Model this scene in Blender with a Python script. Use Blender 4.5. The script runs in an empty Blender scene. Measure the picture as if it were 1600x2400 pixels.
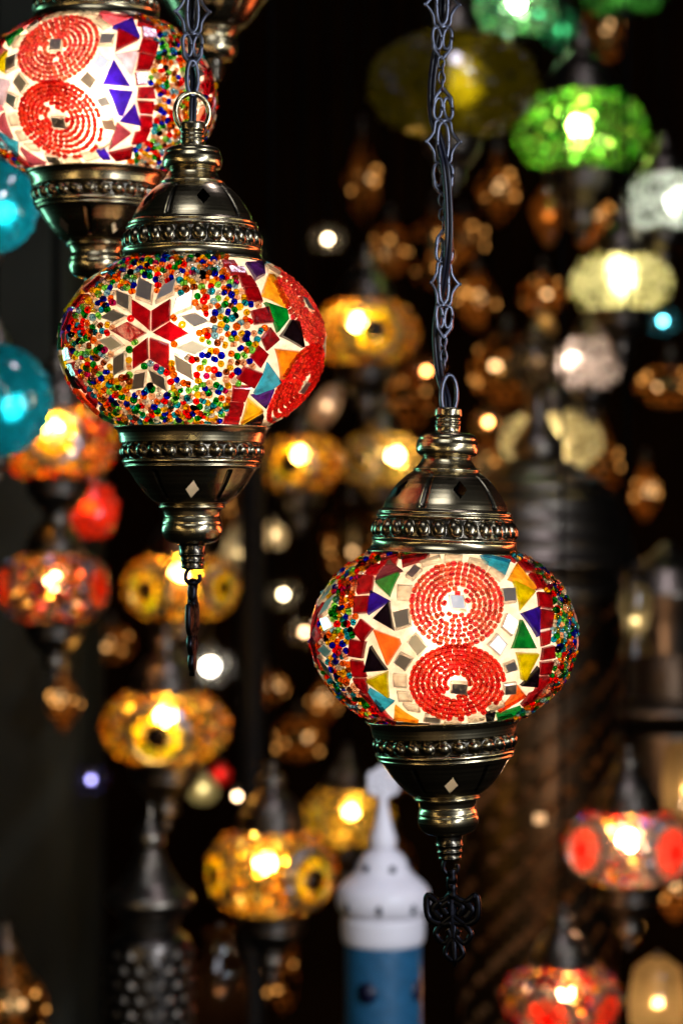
import bpy, math, random
import numpy as np
from mathutils import Vector, Matrix

random.seed(11)
rng = np.random.default_rng(5)
PI = math.pi
S = bpy.context.scene
COL = S.collection
MM = 0.2256e-3            # metres per photograph pixel at the two focused lamps
D0 = 1.28                 # distance of the focused lamps
F = 85 / 24 * 1600
CZ = 1.6


def P(px, py, d):
    return Vector(((px - 800) / F * d, d, CZ + (1200 - py) / F * d))


# ------------------------------------------------------------------ materials
def mat(name):
    m = bpy.data.materials.new(name)
    m.use_nodes = True
    nt = m.node_tree
    nt.nodes.clear()
    out = nt.nodes.new('ShaderNodeOutputMaterial')
    return m, nt, out


def node(nt, typ, ins=None, **kw):
    n = nt.nodes.new(typ)
    for k, v in kw.items():
        setattr(n, k, v)
    for k, v in (ins or {}).items():
        if isinstance(v, bpy.types.NodeSocket):
            nt.links.new(v, n.inputs[k])
        else:
            s = n.inputs[k]
            if s.type == 'RGBA' and len(v) == 3:
                v = (*v, 1)
            s.default_value = v
    return n


def mix(nt, fac, a, b):
    n = nt.nodes.new('ShaderNodeMixShader')
    if isinstance(fac, bpy.types.NodeSocket):
        nt.links.new(fac, n.inputs[0])
    else:
        n.inputs[0].default_value = fac
    nt.links.new(a, n.inputs[1])
    nt.links.new(b, n.inputs[2])
    return n.outputs[0]


def bump_noise(nt, scale, strength, dist=0.0005, detail=3):
    tc = node(nt, 'ShaderNodeTexCoord')
    nz = node(nt, 'ShaderNodeTexNoise', {'Vector': tc.outputs['Object'], 'Scale': scale, 'Detail': detail})
    return node(nt, 'ShaderNodeBump', {'Height': nz.outputs[0], 'Strength': strength, 'Distance': dist}).outputs[0]


def m_brass(name, col=(0.35, 0.285, 0.17), rough=0.23, dark=0.92, ring=True, inside=None):
    m, nt, out = mat(name)
    tc = node(nt, 'ShaderNodeTexCoord')
    mp = node(nt, 'ShaderNodeMapping', {'Vector': tc.outputs['Object'], 'Scale': (.8, .8, 430)})
    nz = node(nt, 'ShaderNodeTexNoise', {'Vector': mp.outputs[0], 'Scale': 1.6, 'Detail': 4})
    n2 = node(nt, 'ShaderNodeTexNoise', {'Vector': tc.outputs['Object'], 'Scale': 60, 'Detail': 5})
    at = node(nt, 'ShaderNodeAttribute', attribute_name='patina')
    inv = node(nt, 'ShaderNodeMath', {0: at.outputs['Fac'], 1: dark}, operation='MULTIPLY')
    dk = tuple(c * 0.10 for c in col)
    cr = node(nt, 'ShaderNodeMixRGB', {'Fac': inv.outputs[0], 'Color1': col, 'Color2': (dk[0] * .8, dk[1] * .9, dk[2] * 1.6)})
    cr2 = node(nt, 'ShaderNodeMixRGB', {'Fac': n2.outputs[0], 'Color1': cr.outputs[0], 'Color2': tuple(c * .45 for c in col)}, blend_type='MIX')
    mr = node(nt, 'ShaderNodeMapRange', {'Value': n2.outputs[0], 'From Min': .3, 'From Max': .75, 'To Min': 0.0, 'To Max': .5})
    nt.links.new(mr.outputs[0], cr2.inputs[0])
    rr = node(nt, 'ShaderNodeMapRange', {'Value': nz.outputs[0], 'To Min': rough * .6, 'To Max': rough * 1.5})
    ln = node(nt, 'ShaderNodeMapRange', {'Value': nz.outputs[0], 'From Min': .35, 'From Max': .65, 'To Min': .80, 'To Max': 1.06})
    cr3 = node(nt, 'ShaderNodeVectorMath', {0: cr2.outputs[0], 'Scale': ln.outputs[0]}, operation='SCALE')
    bp = node(nt, 'ShaderNodeBump', {'Height': nz.outputs[0], 'Strength': 0.20 if ring else .1, 'Distance': 0.00015})
    b = node(nt, 'ShaderNodeBsdfPrincipled', {'Base Color': (cr3 if ring else cr2).outputs[0], 'Metallic': 1.0, 'Roughness': rr.outputs[0], 'Normal': bp.outputs[0]})
    inner_side = node(nt, 'ShaderNodeBsdfDiffuse', {'Color': inside or (0, 0, 0)})  # one flat colour for the inner faces
    ge = node(nt, 'ShaderNodeNewGeometry')
    nt.links.new(mix(nt, ge.outputs['Backfacing'], b.outputs[0], inner_side.outputs[0]) if inside else b.outputs[0], out.inputs[0])
    return m


def m_simple(name, col, rough=.5, metal=0.0, scale=80, bstr=.2, var=.5, spec=.5):
    m, nt, out = mat(name)
    tc = node(nt, 'ShaderNodeTexCoord')
    nz = node(nt, 'ShaderNodeTexNoise', {'Vector': tc.outputs['Object'], 'Scale': scale, 'Detail': 5})
    c = node(nt, 'ShaderNodeMixRGB', {'Fac': nz.outputs[0], 'Color1': tuple(x * (1 + var) for x in col), 'Color2': tuple(x * (1 - var) for x in col)})
    bp = node(nt, 'ShaderNodeBump', {'Height': nz.outputs[0], 'Strength': bstr, 'Distance': 0.001})
    b = node(nt, 'ShaderNodeBsdfPrincipled', {'Base Color': c.outputs[0], 'Metallic': metal, 'Roughness': rough, 'Normal': bp.outputs[0], 'Specular IOR Level': spec})
    nt.links.new(b.outputs[0], out.inputs[0])
    return m


def m_emit(name, col, strength):
    m, nt, out = mat(name)
    e = node(nt, 'ShaderNodeEmission', {'Color': col, 'Strength': strength})
    nt.links.new(e.outputs[0], out.inputs[0])
    return m


def m_grout(name='glowing_grout', col=(0.93, 0.81, 0.67), trans=.025):
    """white plaster grout on thin glass, lit through from inside"""
    m, nt, out = mat(name)
    tc = node(nt, 'ShaderNodeTexCoord')
    nz = node(nt, 'ShaderNodeTexNoise', {'Vector': tc.outputs['Object'], 'Scale': 160, 'Detail': 6, 'Roughness': .65})
    rmp = node(nt, 'ShaderNodeMapRange', {'Value': nz.outputs[0], 'From Min': .3, 'From Max': .7, 'To Min': .3, 'To Max': 1.0})
    cc = node(nt, 'ShaderNodeMixRGB', {'Fac': rmp.outputs[0], 'Color1': (col[0] * .72, col[1] * .5, col[2] * .34), 'Color2': col})
    bp = node(nt, 'ShaderNodeBump', {'Height': nz.outputs[0], 'Strength': .6, 'Distance': .0012})
    tl = node(nt, 'ShaderNodeBsdfTranslucent', {'Color': cc.outputs[0], 'Normal': bp.outputs[0]})
    rf = node(nt, 'ShaderNodeBsdfRefraction', {'Color': cc.outputs[0], 'Roughness': .6, 'IOR': 1.18, 'Normal': bp.outputs[0]})
    df = node(nt, 'ShaderNodeBsdfDiffuse', {'Color': cc.outputs[0], 'Normal': bp.outputs[0]})
    tp = node(nt, 'ShaderNodeBsdfTransparent', {'Color': (1, .95, .88)})
    a = mix(nt, .11, tl.outputs[0], rf.outputs[0])
    a = mix(nt, .22, a, df.outputs[0])
    a = mix(nt, trans, a, tp.outputs[0])
    nt.links.new(a, out.inputs[0])
    return m


def m_tile(name, trans=.78):
    m, nt, out = mat(name)
    at = node(nt, 'ShaderNodeAttribute', attribute_name='Col')
    tc = node(nt, 'ShaderNodeTexCoord')
    nz = node(nt, 'ShaderNodeTexNoise', {'Vector': tc.outputs['Object'], 'Scale': 190, 'Detail': 4})
    mr = node(nt, 'ShaderNodeMapRange', {'Value': nz.outputs[0], 'From Min': .3, 'From Max': .7, 'To Min': .6, 'To Max': 1.25})
    c = node(nt, 'ShaderNodeVectorMath', {0: at.outputs['Color'], 'Scale': mr.outputs[0]}, operation='SCALE')
    bp = node(nt, 'ShaderNodeBump', {'Height': nz.outputs[0], 'Strength': .45, 'Distance': .0006})
    tp = node(nt, 'ShaderNodeBsdfTransparent', {'Color': c.outputs[0]})
    tl = node(nt, 'ShaderNodeBsdfTranslucent', {'Color': c.outputs[0], 'Normal': bp.outputs[0]})
    a = mix(nt, trans, tl.outputs[0], tp.outputs[0])
    gl = node(nt, 'ShaderNodeBsdfGlossy', {'Color': (1, 1, 1), 'Roughness': .12, 'Normal': bp.outputs[0]})
    fr = node(nt, 'ShaderNodeFresnel', {'IOR': 1.5, 'Normal': bp.outputs[0]})
    a = mix(nt, fr.outputs[0], a, gl.outputs[0])
    nt.links.new(a, out.inputs[0])
    return m


def m_bead(name, rough=.05, glass=.78, tl=.07):
    m, nt, out = mat(name)
    at = node(nt, 'ShaderNodeAttribute', attribute_name='Col')
    g = node(nt, 'ShaderNodeBsdfGlass', {'Color': at.outputs['Color'], 'Roughness': rough, 'IOR': 1.45})
    t = node(nt, 'ShaderNodeBsdfTransparent', {'Color': at.outputs['Color']})
    d = node(nt, 'ShaderNodeBsdfTranslucent', {'Color': at.outputs['Color']})
    a = mix(nt, glass, t.outputs[0], g.outputs[0])
    a = mix(nt, tl, a, d.outputs[0])
    nt.links.new(a, out.inputs[0])
    return m


def m_mirror(name):
    m, nt, out = mat(name)
    tc = node(nt, 'ShaderNodeTexCoord')
    nz = node(nt, 'ShaderNodeTexNoise', {'Vector': tc.outputs['Object'], 'Scale': 220, 'Detail': 4})
    bp = node(nt, 'ShaderNodeBump', {'Height': nz.outputs[0], 'Strength': .08, 'Distance': .0004})
    b = node(nt, 'ShaderNodeBsdfPrincipled', {'Base Color': (.85, .83, .80, 1), 'Metallic': 1.0, 'Roughness': .3, 'Normal': bp.outputs[0]})
    tl = node(nt, 'ShaderNodeBsdfTransparent', {'Color': (.22, .19, .15)})
    nt.links.new(mix(nt, .18, b.outputs[0], tl.outputs[0]), out.inputs[0])
    return m


def m_fardome(name, rough=.3, ior=1.8, wr=.4, wt=.30):
    """small glass bead or chip, lit through by the bulb behind it"""
    m, nt, out = mat(name)
    at = node(nt, 'ShaderNodeAttribute', attribute_name='Col')
    rf = node(nt, 'ShaderNodeBsdfRefraction', {'Color': at.outputs['Color'], 'Roughness': rough, 'IOR': ior})
    tl = node(nt, 'ShaderNodeBsdfTranslucent', {'Color': at.outputs['Color']})
    tp = node(nt, 'ShaderNodeBsdfTransparent', {'Color': at.outputs['Color']})
    gl = node(nt, 'ShaderNodeBsdfGlossy', {'Roughness': .1})
    a = mix(nt, wr, tl.outputs[0], rf.outputs[0])
    a = mix(nt, wt, a, tp.outputs[0])
    a = mix(nt, .06, a, gl.outputs[0])
    nt.links.new(a, out.inputs[0])
    return m


def m_farshell(name, col, trans=.35, crack=60, cmin=.25, rough=.5, thin=False):
    """coloured crackle glass of a distant globe"""
    m, nt, out = mat(name)
    tc = node(nt, 'ShaderNodeTexCoord')
    vo = node(nt, 'ShaderNodeTexVoronoi', {'Vector': tc.outputs['Object'], 'Scale': crack})
    mr = node(nt, 'ShaderNodeMapRange', {'Value': vo.outputs['Color'], 'To Min': cmin, 'To Max': 1.0})
    c = node(nt, 'ShaderNodeVectorMath', {0: (*col,), 'Scale': mr.outputs[0]}, operation='SCALE')
    bp = node(nt, 'ShaderNodeBump', {'Height': vo.outputs['Distance'], 'Strength': .8, 'Distance': .003})
    tl = node(nt, 'ShaderNodeBsdfTranslucent', {'Color': c.outputs[0], 'Normal': bp.outputs[0]})
    rf = node(nt, 'ShaderNodeBsdfRefraction', {'Color': c.outputs[0], 'Roughness': rough, 'IOR': 1.3, 'Normal': bp.outputs[0]})
    mx = max(col)
    tp = node(nt, 'ShaderNodeBsdfTransparent', {'Color': tuple((q / mx) ** .55 for q in col) if thin else c.outputs[0]})
    gl = node(nt, 'ShaderNodeBsdfGlossy', {'Roughness': .12, 'Normal': bp.outputs[0]})
    a = mix(nt, .4, tl.outputs[0], rf.outputs[0])
    a = mix(nt, trans, a, tp.outputs[0])
    a = mix(nt, .07, a, gl.outputs[0])
    nt.links.new(a, out.inputs[0])
    return m


M_BRASS = m_brass('antique_brass')
M_BRASS_IN = m_brass('antique_brass_shell', inside=(.006, .005, .004))  # inner faces coloured near black for the shade inside the mounts
M_BRASS_D = m_brass('dark_bronze', (0.20, 0.165, 0.13), .32, .6)
M_IRON = m_brass('blackened_iron', (0.075, 0.08, 0.105), .36, .3, ring=False)
M_IRON_D = m_brass('black_iron', (0.010, 0.010, 0.013), .34, .3, ring=False)
M_CORD = m_simple('black_cord', (.003, .0035, .009), .35, 0, 40, .1, spec=.25)
M_CORDF = m_simple('dull_black_cord', (.002, .002, .002), .8, 0, 40, .1, spec=.02)
M_SOCK = m_simple('cream_ceramic', (.85, .78, .62), .4, 0, 60, .1, .05)
M_GROUT = m_grout()
M_TILE = m_tile('mosaic_glass')
M_CLEAR = m_tile('clear_glass_edge', .7)
M_BEAD = m_bead('seed_bead_glass')
M_CORAL = m_bead('coral_bead_glass', .05, .60, .16)
M_MIRR = m_mirror('mirror_tile_silver')
M_FDOME = m_fardome('lit_bead_glass', .15)
M_FHOT = m_fardome('clear_bead_glass', .32, 1.7, .95, .02)
M_BULB = m_emit('bulb_warm', (1, .82, .60), 46)
M_BULBF = m_emit('bulb_far', (1, .74, .42), 95)


# ------------------------------------------------------------------ mesh buffer
class MB:
    def __init__(s):
        s.v, s.f, s.c, s.m, s.n, s.pat = [], [], [], [], 0, []

    def add(s, verts, faces, col=(1, 1, 1), mi=0, pat=None):
        verts = np.asarray(verts, float).reshape(-1, 3)
        s.v.append(verts)
        b = s.n
        s.f += [tuple(i + b for i in f) for f in faces]
        s.m += ([mi] * len(faces)) if isinstance(mi, int) else list(mi)
        s.c.append(np.tile(np.array([*col, 1.0]), (len(verts), 1)))
        s.pat.append(np.zeros(len(verts)) if pat is None else np.asarray(pat, float))
        s.n += len(verts)
        return s

    def mesh(s, name, mats, smooth=True, angle=None):
        me = bpy.data.meshes.new(name)
        me.from_pydata(np.concatenate(s.v).tolist(), [], s.f)
        for m in (mats if isinstance(mats, (list, tuple)) else [mats]):
            me.materials.append(m)
        a = me.color_attributes.new('Col', 'FLOAT_COLOR', 'POINT')
        a.data.foreach_set('color', np.concatenate(s.c).ravel())
        p = me.attributes.new('patina', 'FLOAT', 'POINT')
        p.data.foreach_set('value', np.concatenate(s.pat))
        me.polygons.foreach_set('material_index', s.m)
        me.polygons.foreach_set('use_smooth', [smooth] * len(me.polygons))
        me.update()
        if angle:
            me.set_sharp_from_angle(angle=math.radians(angle))
        return me

    def build(s, name, mats, parent=None, smooth=True, angle=None):
        return link(name, s.mesh(name, mats, smooth, angle), parent)


def link(name, data, parent=None):
    o = bpy.data.objects.new(name, data)
    COL.objects.link(o)
    if parent:
        o.parent = parent
    return o


def tag(o, label=None, cat=None, group=None, kind=None):
    if label: o['label'] = label
    if cat: o['category'] = cat
    if group: o['group'] = group
    if kind: o['kind'] = kind
    return o


def thing(name, label, cat, loc, group=None, rz=0):
    o = link(name, None)
    o.location = loc
    o.rotation_euler = (0, 0, rz)
    o.empty_display_size = .02
    return tag(o, label, cat, group)


def lathe(prof, n, fn=None, caps=(False, False), z0=0, patfn=None):
    """prof: list of (z, r). fn(theta, z, r) -> r"""
    vs, fs, pt = [], [], []
    for (z, r) in prof:
        for k in range(n):
            th = 2 * PI * k / n
            rr = fn(th, z, r) if fn else r
            vs.append((rr * math.sin(th), -rr * math.cos(th), z + z0))
            pt.append(patfn(th, z, r, rr) if patfn else 0)
    for i in range(len(prof) - 1):
        for k in range(n):
            k2 = (k + 1) % n
            fs.append((i * n + k, i * n + k2, (i + 1) * n + k2, (i + 1) * n + k))
    if prof[-1][0] < prof[0][0]:
        fs = [f[::-1] for f in fs]
    if caps[0]: fs.append(tuple(range(n - 1, -1, -1)))
    if caps[1]: fs.append(tuple((len(prof) - 1) * n + k for k in range(n)))
    return vs, fs, pt


def resample(pts, step):
    out = [pts[0]]
    for (a, b) in zip(pts[:-1], pts[1:]):
        L = math.hypot(a[0] - b[0], a[1] - b[1])
        k = max(1, int(math.ceil(L / step)))
        for i in range(1, k + 1):
            out.append((a[0] + (b[0] - a[0]) * i / k, a[1] + (b[1] - a[1]) * i / k))
    return out


def soften(pts, it=2):
    p = [list(x) for x in pts]
    for _ in range(it):
        q = [p[0]] + [[(p[i - 1][0] + 2 * p[i][0] + p[i + 1][0]) / 4, (p[i - 1][1] + 2 * p[i][1] + p[i + 1][1]) / 4] for i in range(1, len(p) - 1)] + [p[-1]]
        p = q
    return [tuple(x) for x in p]


def catmull(pts, k=8, closed=False):
    pts = [np.array(p, float) for p in pts]
    n = len(pts)
    out = []
    rngi = range(n) if closed else range(n - 1)
    for i in rngi:
        p0 = pts[(i - 1) % n] if closed or i > 0 else pts[0]
        p1, p2 = pts[i], pts[(i + 1) % n]
        p3 = pts[(i + 2) % n] if closed or i + 2 < n else pts[-1]
        for j in range(k):
            t = j / k
            out.append(.5 * (2 * p1 + (p2 - p0) * t + (2 * p0 - 5 * p1 + 4 * p2 - p3) * t * t + (-p0 + 3 * p1 - 3 * p2 + p3) * t ** 3))
    if not closed:
        out.append(pts[-1])
    return out


def tube(path, r, n=8, closed=False, nrm=None, h=None):
    """tube along 3-D path; with nrm a flattened bar (half-width r in plane, h along nrm)"""
    path = [np.array(p, float) for p in path]
    N = len(path)
    vs, fs = [], []
    up = np.array((0.12, 1, .1)) if nrm is None else np.array(nrm, float)
    prev = None
    for i, p in enumerate(path):
        a = path[(i - 1) % N] if closed or i > 0 else path[0]
        b = path[(i + 1) % N] if closed or i < N - 1 else path[-1]
        t = b - a
        t /= (np.linalg.norm(t) + 1e-12)
        if nrm is None:
            u = prev if prev is not None else up
            u = u - t * np.dot(u, t)
            u /= (np.linalg.norm(u) + 1e-12)
            prev = u
        else:
            u = up / np.linalg.norm(up)
        w = np.cross(t, u)
        w /= (np.linalg.norm(w) + 1e-12)
        rr = r(i / (N - 1)) if callable(r) else r
        hh = h if h is not None else rr
        for k in range(n):
            al = 2 * PI * (k + .5) / n
            vs.append(p + w * rr * math.cos(al) + u * hh * math.sin(al))
    R = range(N) if closed else range(N - 1)
    for i in R:
        j = (i + 1) % N
        for k in range(n):
            k2 = (k + 1) % n
            fs.append((i * n + k, j * n + k, j * n + k2, i * n + k2))
    if not closed:
        fs.append(tuple(range(n)))
        fs.append(tuple((N - 1) * n + k for k in range(n - 1, -1, -1)))
    return vs, fs


def ellipse(cx, cz, rx, rz, n=24, rot=0.0, y=0.0):
    c, s = math.cos(rot), math.sin(rot)
    return [(cx + rx * math.cos(a) * c - rz * math.sin(a) * s, y, cz + rx * math.cos(a) * s + rz * math.sin(a) * c) for a in [2 * PI * i / n for i in range(n)]]


# ------------------------------------------------------------------ metal mounts
CAP = [(0, 174), (2, 174.5), (5, 171), (9, 167), (16, 163.5), (23, 162), (27, 163), (30, 165), (33, 163),
       (35, 160), (45, 159), (55, 157.5), (65, 155.5), (76, 152),
       (78, 154), (81, 155.5), (84, 154), (86, 149.5), (88, 149.5), (91, 151), (94, 150), (96, 145), (98, 142), (100, 141.5),
       (110, 138), (121, 132.5), (132, 126), (143, 119), (154, 110.5), (165, 100), (176, 87.5), (183, 77),
       (185, 73), (187, 75), (190, 75), (192, 70), (200, 63), (207, 58.5), (212, 56.5), (215, 54), (217, 56), (219, 61),
       (223, 66), (229, 69.5), (238, 70.5), (247, 69.5), (253, 67), (256, 65.5), (258, 66), (263, 65), (268, 61), (271, 54), (272.5, 44), (273, 30),
       (275, 28.5), (284, 28.5), (286, 30), (289, 30), (291, 28), (294, 27.5), (296, 29.5), (300, 29.5), (302, 27), (306, 27), (308, 29), (311, 31), (318, 31), (326, 31), (329, 29), (330, 15), (330, 1)]
CUP = [(0, 182), (-1.5, 184.5), (-4, 183), (-9, 177), (-16, 173), (-24, 171), (-33, 169.5), (-39, 168.5), (-41, 166),
       (-44, 163.5), (-53, 163), (-62, 162), (-70, 161), (-76, 160),
       (-78, 163), (-82, 164.5), (-86, 163), (-88, 158), (-90, 158), (-93, 160), (-96, 158.5), (-98, 153), (-101, 150),
       (-108, 145), (-118, 138.5), (-134, 128.5), (-150, 116), (-160, 107), (-169, 98), (-176, 89), (-182, 80),
       (-185, 76), (-188, 79), (-191, 78), (-193, 71), (-199, 68), (-206, 66), (-211, 65), (-213, 66.5),
       (-218, 68), (-225, 70), (-228, 69), (-232, 71.5), (-240, 72), (-248, 71), (-256, 68), (-263, 64), (-269, 58), (-274, 47), (-276, 33),
       (-278, 31), (-288, 30), (-296, 31), (-299, 33), (-302, 32), (-304, 28), (-312, 28), (-314, 30), (-317, 30), (-319, 26), (-327, 26), (-329, 27.5), (-332, 27), (-335, 24), (-336, 1)]


def sstep(a, b, x):
    t = min(1, max(0, (x - a) / (b - a)))
    return t * t * (3 - 2 * t)


def mount(prof, cup, n, rot, hi=True):
    """cap (or cup) as one shell: gadroon band, upright grooves, cut-out diamonds. Units px, returned scaled to metres."""
    sg = -1 if cup else 1
    if cup:
        z1, z2, zg0, zg1, zd, rd = -77, -43, -106, -172, -148, (16, 20)
    else:
        z1, z2, zg0, zg1, zd, rd = 34, 77, 104, 176, 143, (17, 21)
    NB = 27
    pr = resample(prof, 2.0 if hi else 9.0)
    if hi: pr = soften(pr, 1)

    def fn(th, z, r):
        if z1 < z < z2:
            v = (z - (z1 + z2) / 2) / ((z2 - z1) / 2)
            u = ((th / (2 * PI) * NB + .07 * v) % 1) - .5
            q = 1 - (u / .42) ** 2 - (v / .95) ** 2
            if q > 0: r += 11.0 * math.sqrt(q) - 3.0
            else: r -= 3.0
        if min(zg0, zg1) - 6 < z < max(zg0, zg1) + 6:
            ph = ((th - rot) / (2 * PI) * 5) % 1 - .5
            lat = abs(ph) / 5 * 2 * PI * r        # px from groove centre
            f = (z - zg0) / (zg1 - zg0)
            wd = 8.0 * (1 - .35 * f)
            k = (1 - sstep(wd * .55, wd, lat)) * sstep(-.06, .02, f) * (1 - sstep(.93, 1.03, f))
            r -= 5.5 * k
            ph2 = ((th - rot) / (2 * PI) * 5 + .5) % 1 - .5
            d = abs(ph2 / 5 * 2 * PI * r) / rd[0] + abs(z - zd) / rd[1]
        return r

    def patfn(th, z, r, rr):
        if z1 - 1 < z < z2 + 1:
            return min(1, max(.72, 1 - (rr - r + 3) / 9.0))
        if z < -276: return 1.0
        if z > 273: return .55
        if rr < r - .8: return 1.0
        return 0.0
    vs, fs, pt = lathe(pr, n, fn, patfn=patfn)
    keep = []
    for f in fs:
        c = np.mean([vs[i] for i in f], axis=0)
        r = math.hypot(c[0], c[1])
        th = math.atan2(c[0], -c[1])
        ph2 = ((th - rot) / (2 * PI) * 5 + .5) % 1 - .5
        x, y = ph2 / 5 * 2 * PI * r, c[2] - zd
        if hi and (abs(x - y * .14) / rd[0]) ** .95 + (abs(y) / rd[1]) ** .95 < 1: continue
        keep.append(f)
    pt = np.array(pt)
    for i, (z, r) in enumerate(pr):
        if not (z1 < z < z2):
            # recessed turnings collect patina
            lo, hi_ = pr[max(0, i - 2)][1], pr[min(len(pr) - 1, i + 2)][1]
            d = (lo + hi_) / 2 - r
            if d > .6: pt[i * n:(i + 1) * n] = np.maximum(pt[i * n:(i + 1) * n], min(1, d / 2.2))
    return np.array(vs) * MM, keep, pt


CAP_ME = {}


def mount_mesh(kind, hi, rot):
    key = (kind, hi, round(rot, 2))
    if key not in CAP_ME:
        mb = MB()
        prof = CAP if kind == 'cap' else CUP
        v, f, p = mount(prof, kind == 'cup', 432 if hi else 54, rot, hi)
        mb.add(v, f, pat=p)
        if kind == 'cap':   # unseen plate added to keep bulb light out of the cap
            v, f, _ = lathe([(10 * MM, .5 * MM), (10 * MM, 120 * MM), (8 * MM, 164 * MM)], 48)
            mb.add(v, f)
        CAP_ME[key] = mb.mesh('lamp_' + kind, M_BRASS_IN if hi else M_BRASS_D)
    return CAP_ME[key]


# ------------------------------------------------------------------ filigree
def filigree_plate(mb, zc, rotz, scale=1.0, xoff=0, tilt=0.0):
    """one pierced chain plate, centre height zc (metres, local), lying in a vertical plane turned by rotz"""
    q = MM / 2.45 * scale
    st = []
    for sx in (1, -1):
        for sz in (1, -1):
            st.append((catmull([(0 * sx, 118 * sz), (22 * sx, 90 * sz), (31 * sx, 40 * sz), (32 * sx, 0)], 6), 10.5))
            st.append((catmull([(16 * sx, 128 * sz), (44 * sx, 112 * sz), (52 * sx, 62 * sz), (72 * sx, 26 * sz), (96 * sx, 0)], 6), 8.5))
            st.append((catmull([(96 * sx, 0), (108 * sx, 3 * sz)], 2), 7.0))
            st.append(([(30 * sx + 25 * math.cos(a) * 1.0 + sz * sx * -6 * math.sin(a), sz * 192 + 62 * math.sin(a)) for a in np.linspace(0, 2 * PI, 25)], 9.5))
            st.append((catmull([(50 * sx, 215 * sz), (48 * sx, 250 * sz), (22 * sx, 285 * sz), (0, 312 * sz)], 6), 10))
            st.append(([(28 * sx, 112 * sz), (24 * sx, 140 * sz)], 15))
    for sz in (1, -1):
        st.append(([(-26, 125 * sz), (0, 122 * sz), (26, 125 * sz)], 13))
    c, s_ = math.cos(rotz), math.sin(rotz)
    for pts, w in st:
        p3 = []
        for (x, z) in pts:
            X = x * q
            bend = .0012 * (X / (100 * q)) ** 2
            p3.append((X * c + xoff + bend * s_ + z * q * tilt, X * s_ - bend * c, zc + z * q))
        v, f = tube(p3, w * q * 1.3, 6, nrm=(-s_, c, 0), h=6.0 * q)
        mb.add(v, f)


def ring_link(mb, zc, rx, rz, r, rotz, x=0.0):
    c, s_ = math.cos(rotz), math.sin(rotz)
    pts = [(x + px * c, px * s_, zc + pz) for (px, _, pz) in ellipse(0, 0, rx, rz, 24)]
    v, f = tube(pts, r, 8, closed=True)
    mb.add(v, f)


def chain(mb, z0, z1, start=0, rots=(0.1,), first='ring', x0=0.0, lean=0.0):
    """from z0 up to z1: small links, plate, links, plate ..."""
    q = MM / 2.45
    z = z0
    i = 0
    while z < z1:
        X = x0 + lean * (z - z0)
        for k in range(3):
            ring_link(mb, z + 26 * q, 17 * q, 34 * q, 6.0 * q, rots[i % len(rots)] + (PI / 2.4 if k % 2 else .25), X)
            z += 52 * q
        z += 310 * q
        filigree_plate(mb, z, rots[i % len(rots)], 1.0, X)
        z += 310 * q
        i += 1
    return z


def cord_tube(mb, pts, r=5.2 * MM):
    path = catmull(pts, 10)
    for sx in (-1, 1):
        v, f = tube([p + np.array((sx * r * .92, 0, 0)) for p in path], r, 8)
        mb.add(v, f)


# ------------------------------------------------------------------ near globes
A_, B_ = 305 * MM, 225 * MM


def sph(t, ph, off=0.0):
    p = np.array((A_ * math.cos(t) * math.sin(ph), -A_ * math.cos(t) * math.cos(ph), B_ * math.sin(t)))
    n = nrm_at(p)
    return p + n * off


def nrm_at(p):
    n = np.array((p[0] / A_ ** 2, p[1] / A_ ** 2, p[2] / B_ ** 2))
    return n / np.linalg.norm(n)


def hit(center, px, py):
    """where the sight line through a photograph pixel meets the globe: (latitude parameter, longitude)"""
    cam = np.array((0, 0, CZ))
    g = np.array(center)
    for sc in (1, .985, .96, .93, .88):
        qx = g0x(center) + (px - g0x(center)) * sc
        qy = g0y(center) + (py - g0y(center)) * sc
        d = np.array(P(qx, qy, 1.0)) - cam
        d /= np.linalg.norm(d)
        D = np.array((1 / A_, 1 / A_, 1 / B_))
        o, dd = (cam - g) * D, d * D
        a, b, c = dd @ dd, 2 * o @ dd, o @ o - 1
        q = b * b - 4 * a * c
        if q > 0:
            h = (cam - g) + d * ((-b - math.sqrt(q)) / (2 * a))
            return math.asin(max(-1, min(1, h[2] / B_))), math.atan2(h[0], -h[1])
    return 0, 0


def g0x(c): return 800 + c[0] / c[1] * F
def g0y(c): return 1200 - (c[2] - CZ) / c[1] * F


C1 = P(451, 808, D0)
C2 = P(1039, 1489, D0)
C3 = P(226, 232, 1.42)


def conv(center, polys, zx0, zy0, zs, phc):
    out = []
    for (c, pts) in polys:
        L = []
        for (x, y) in pts:
            t, ph = hit(center, zx0 + x / zs, zy0 + y / zs)
            L.append((t, ph - phc))
        out.append((c, L))
    return out


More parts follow.
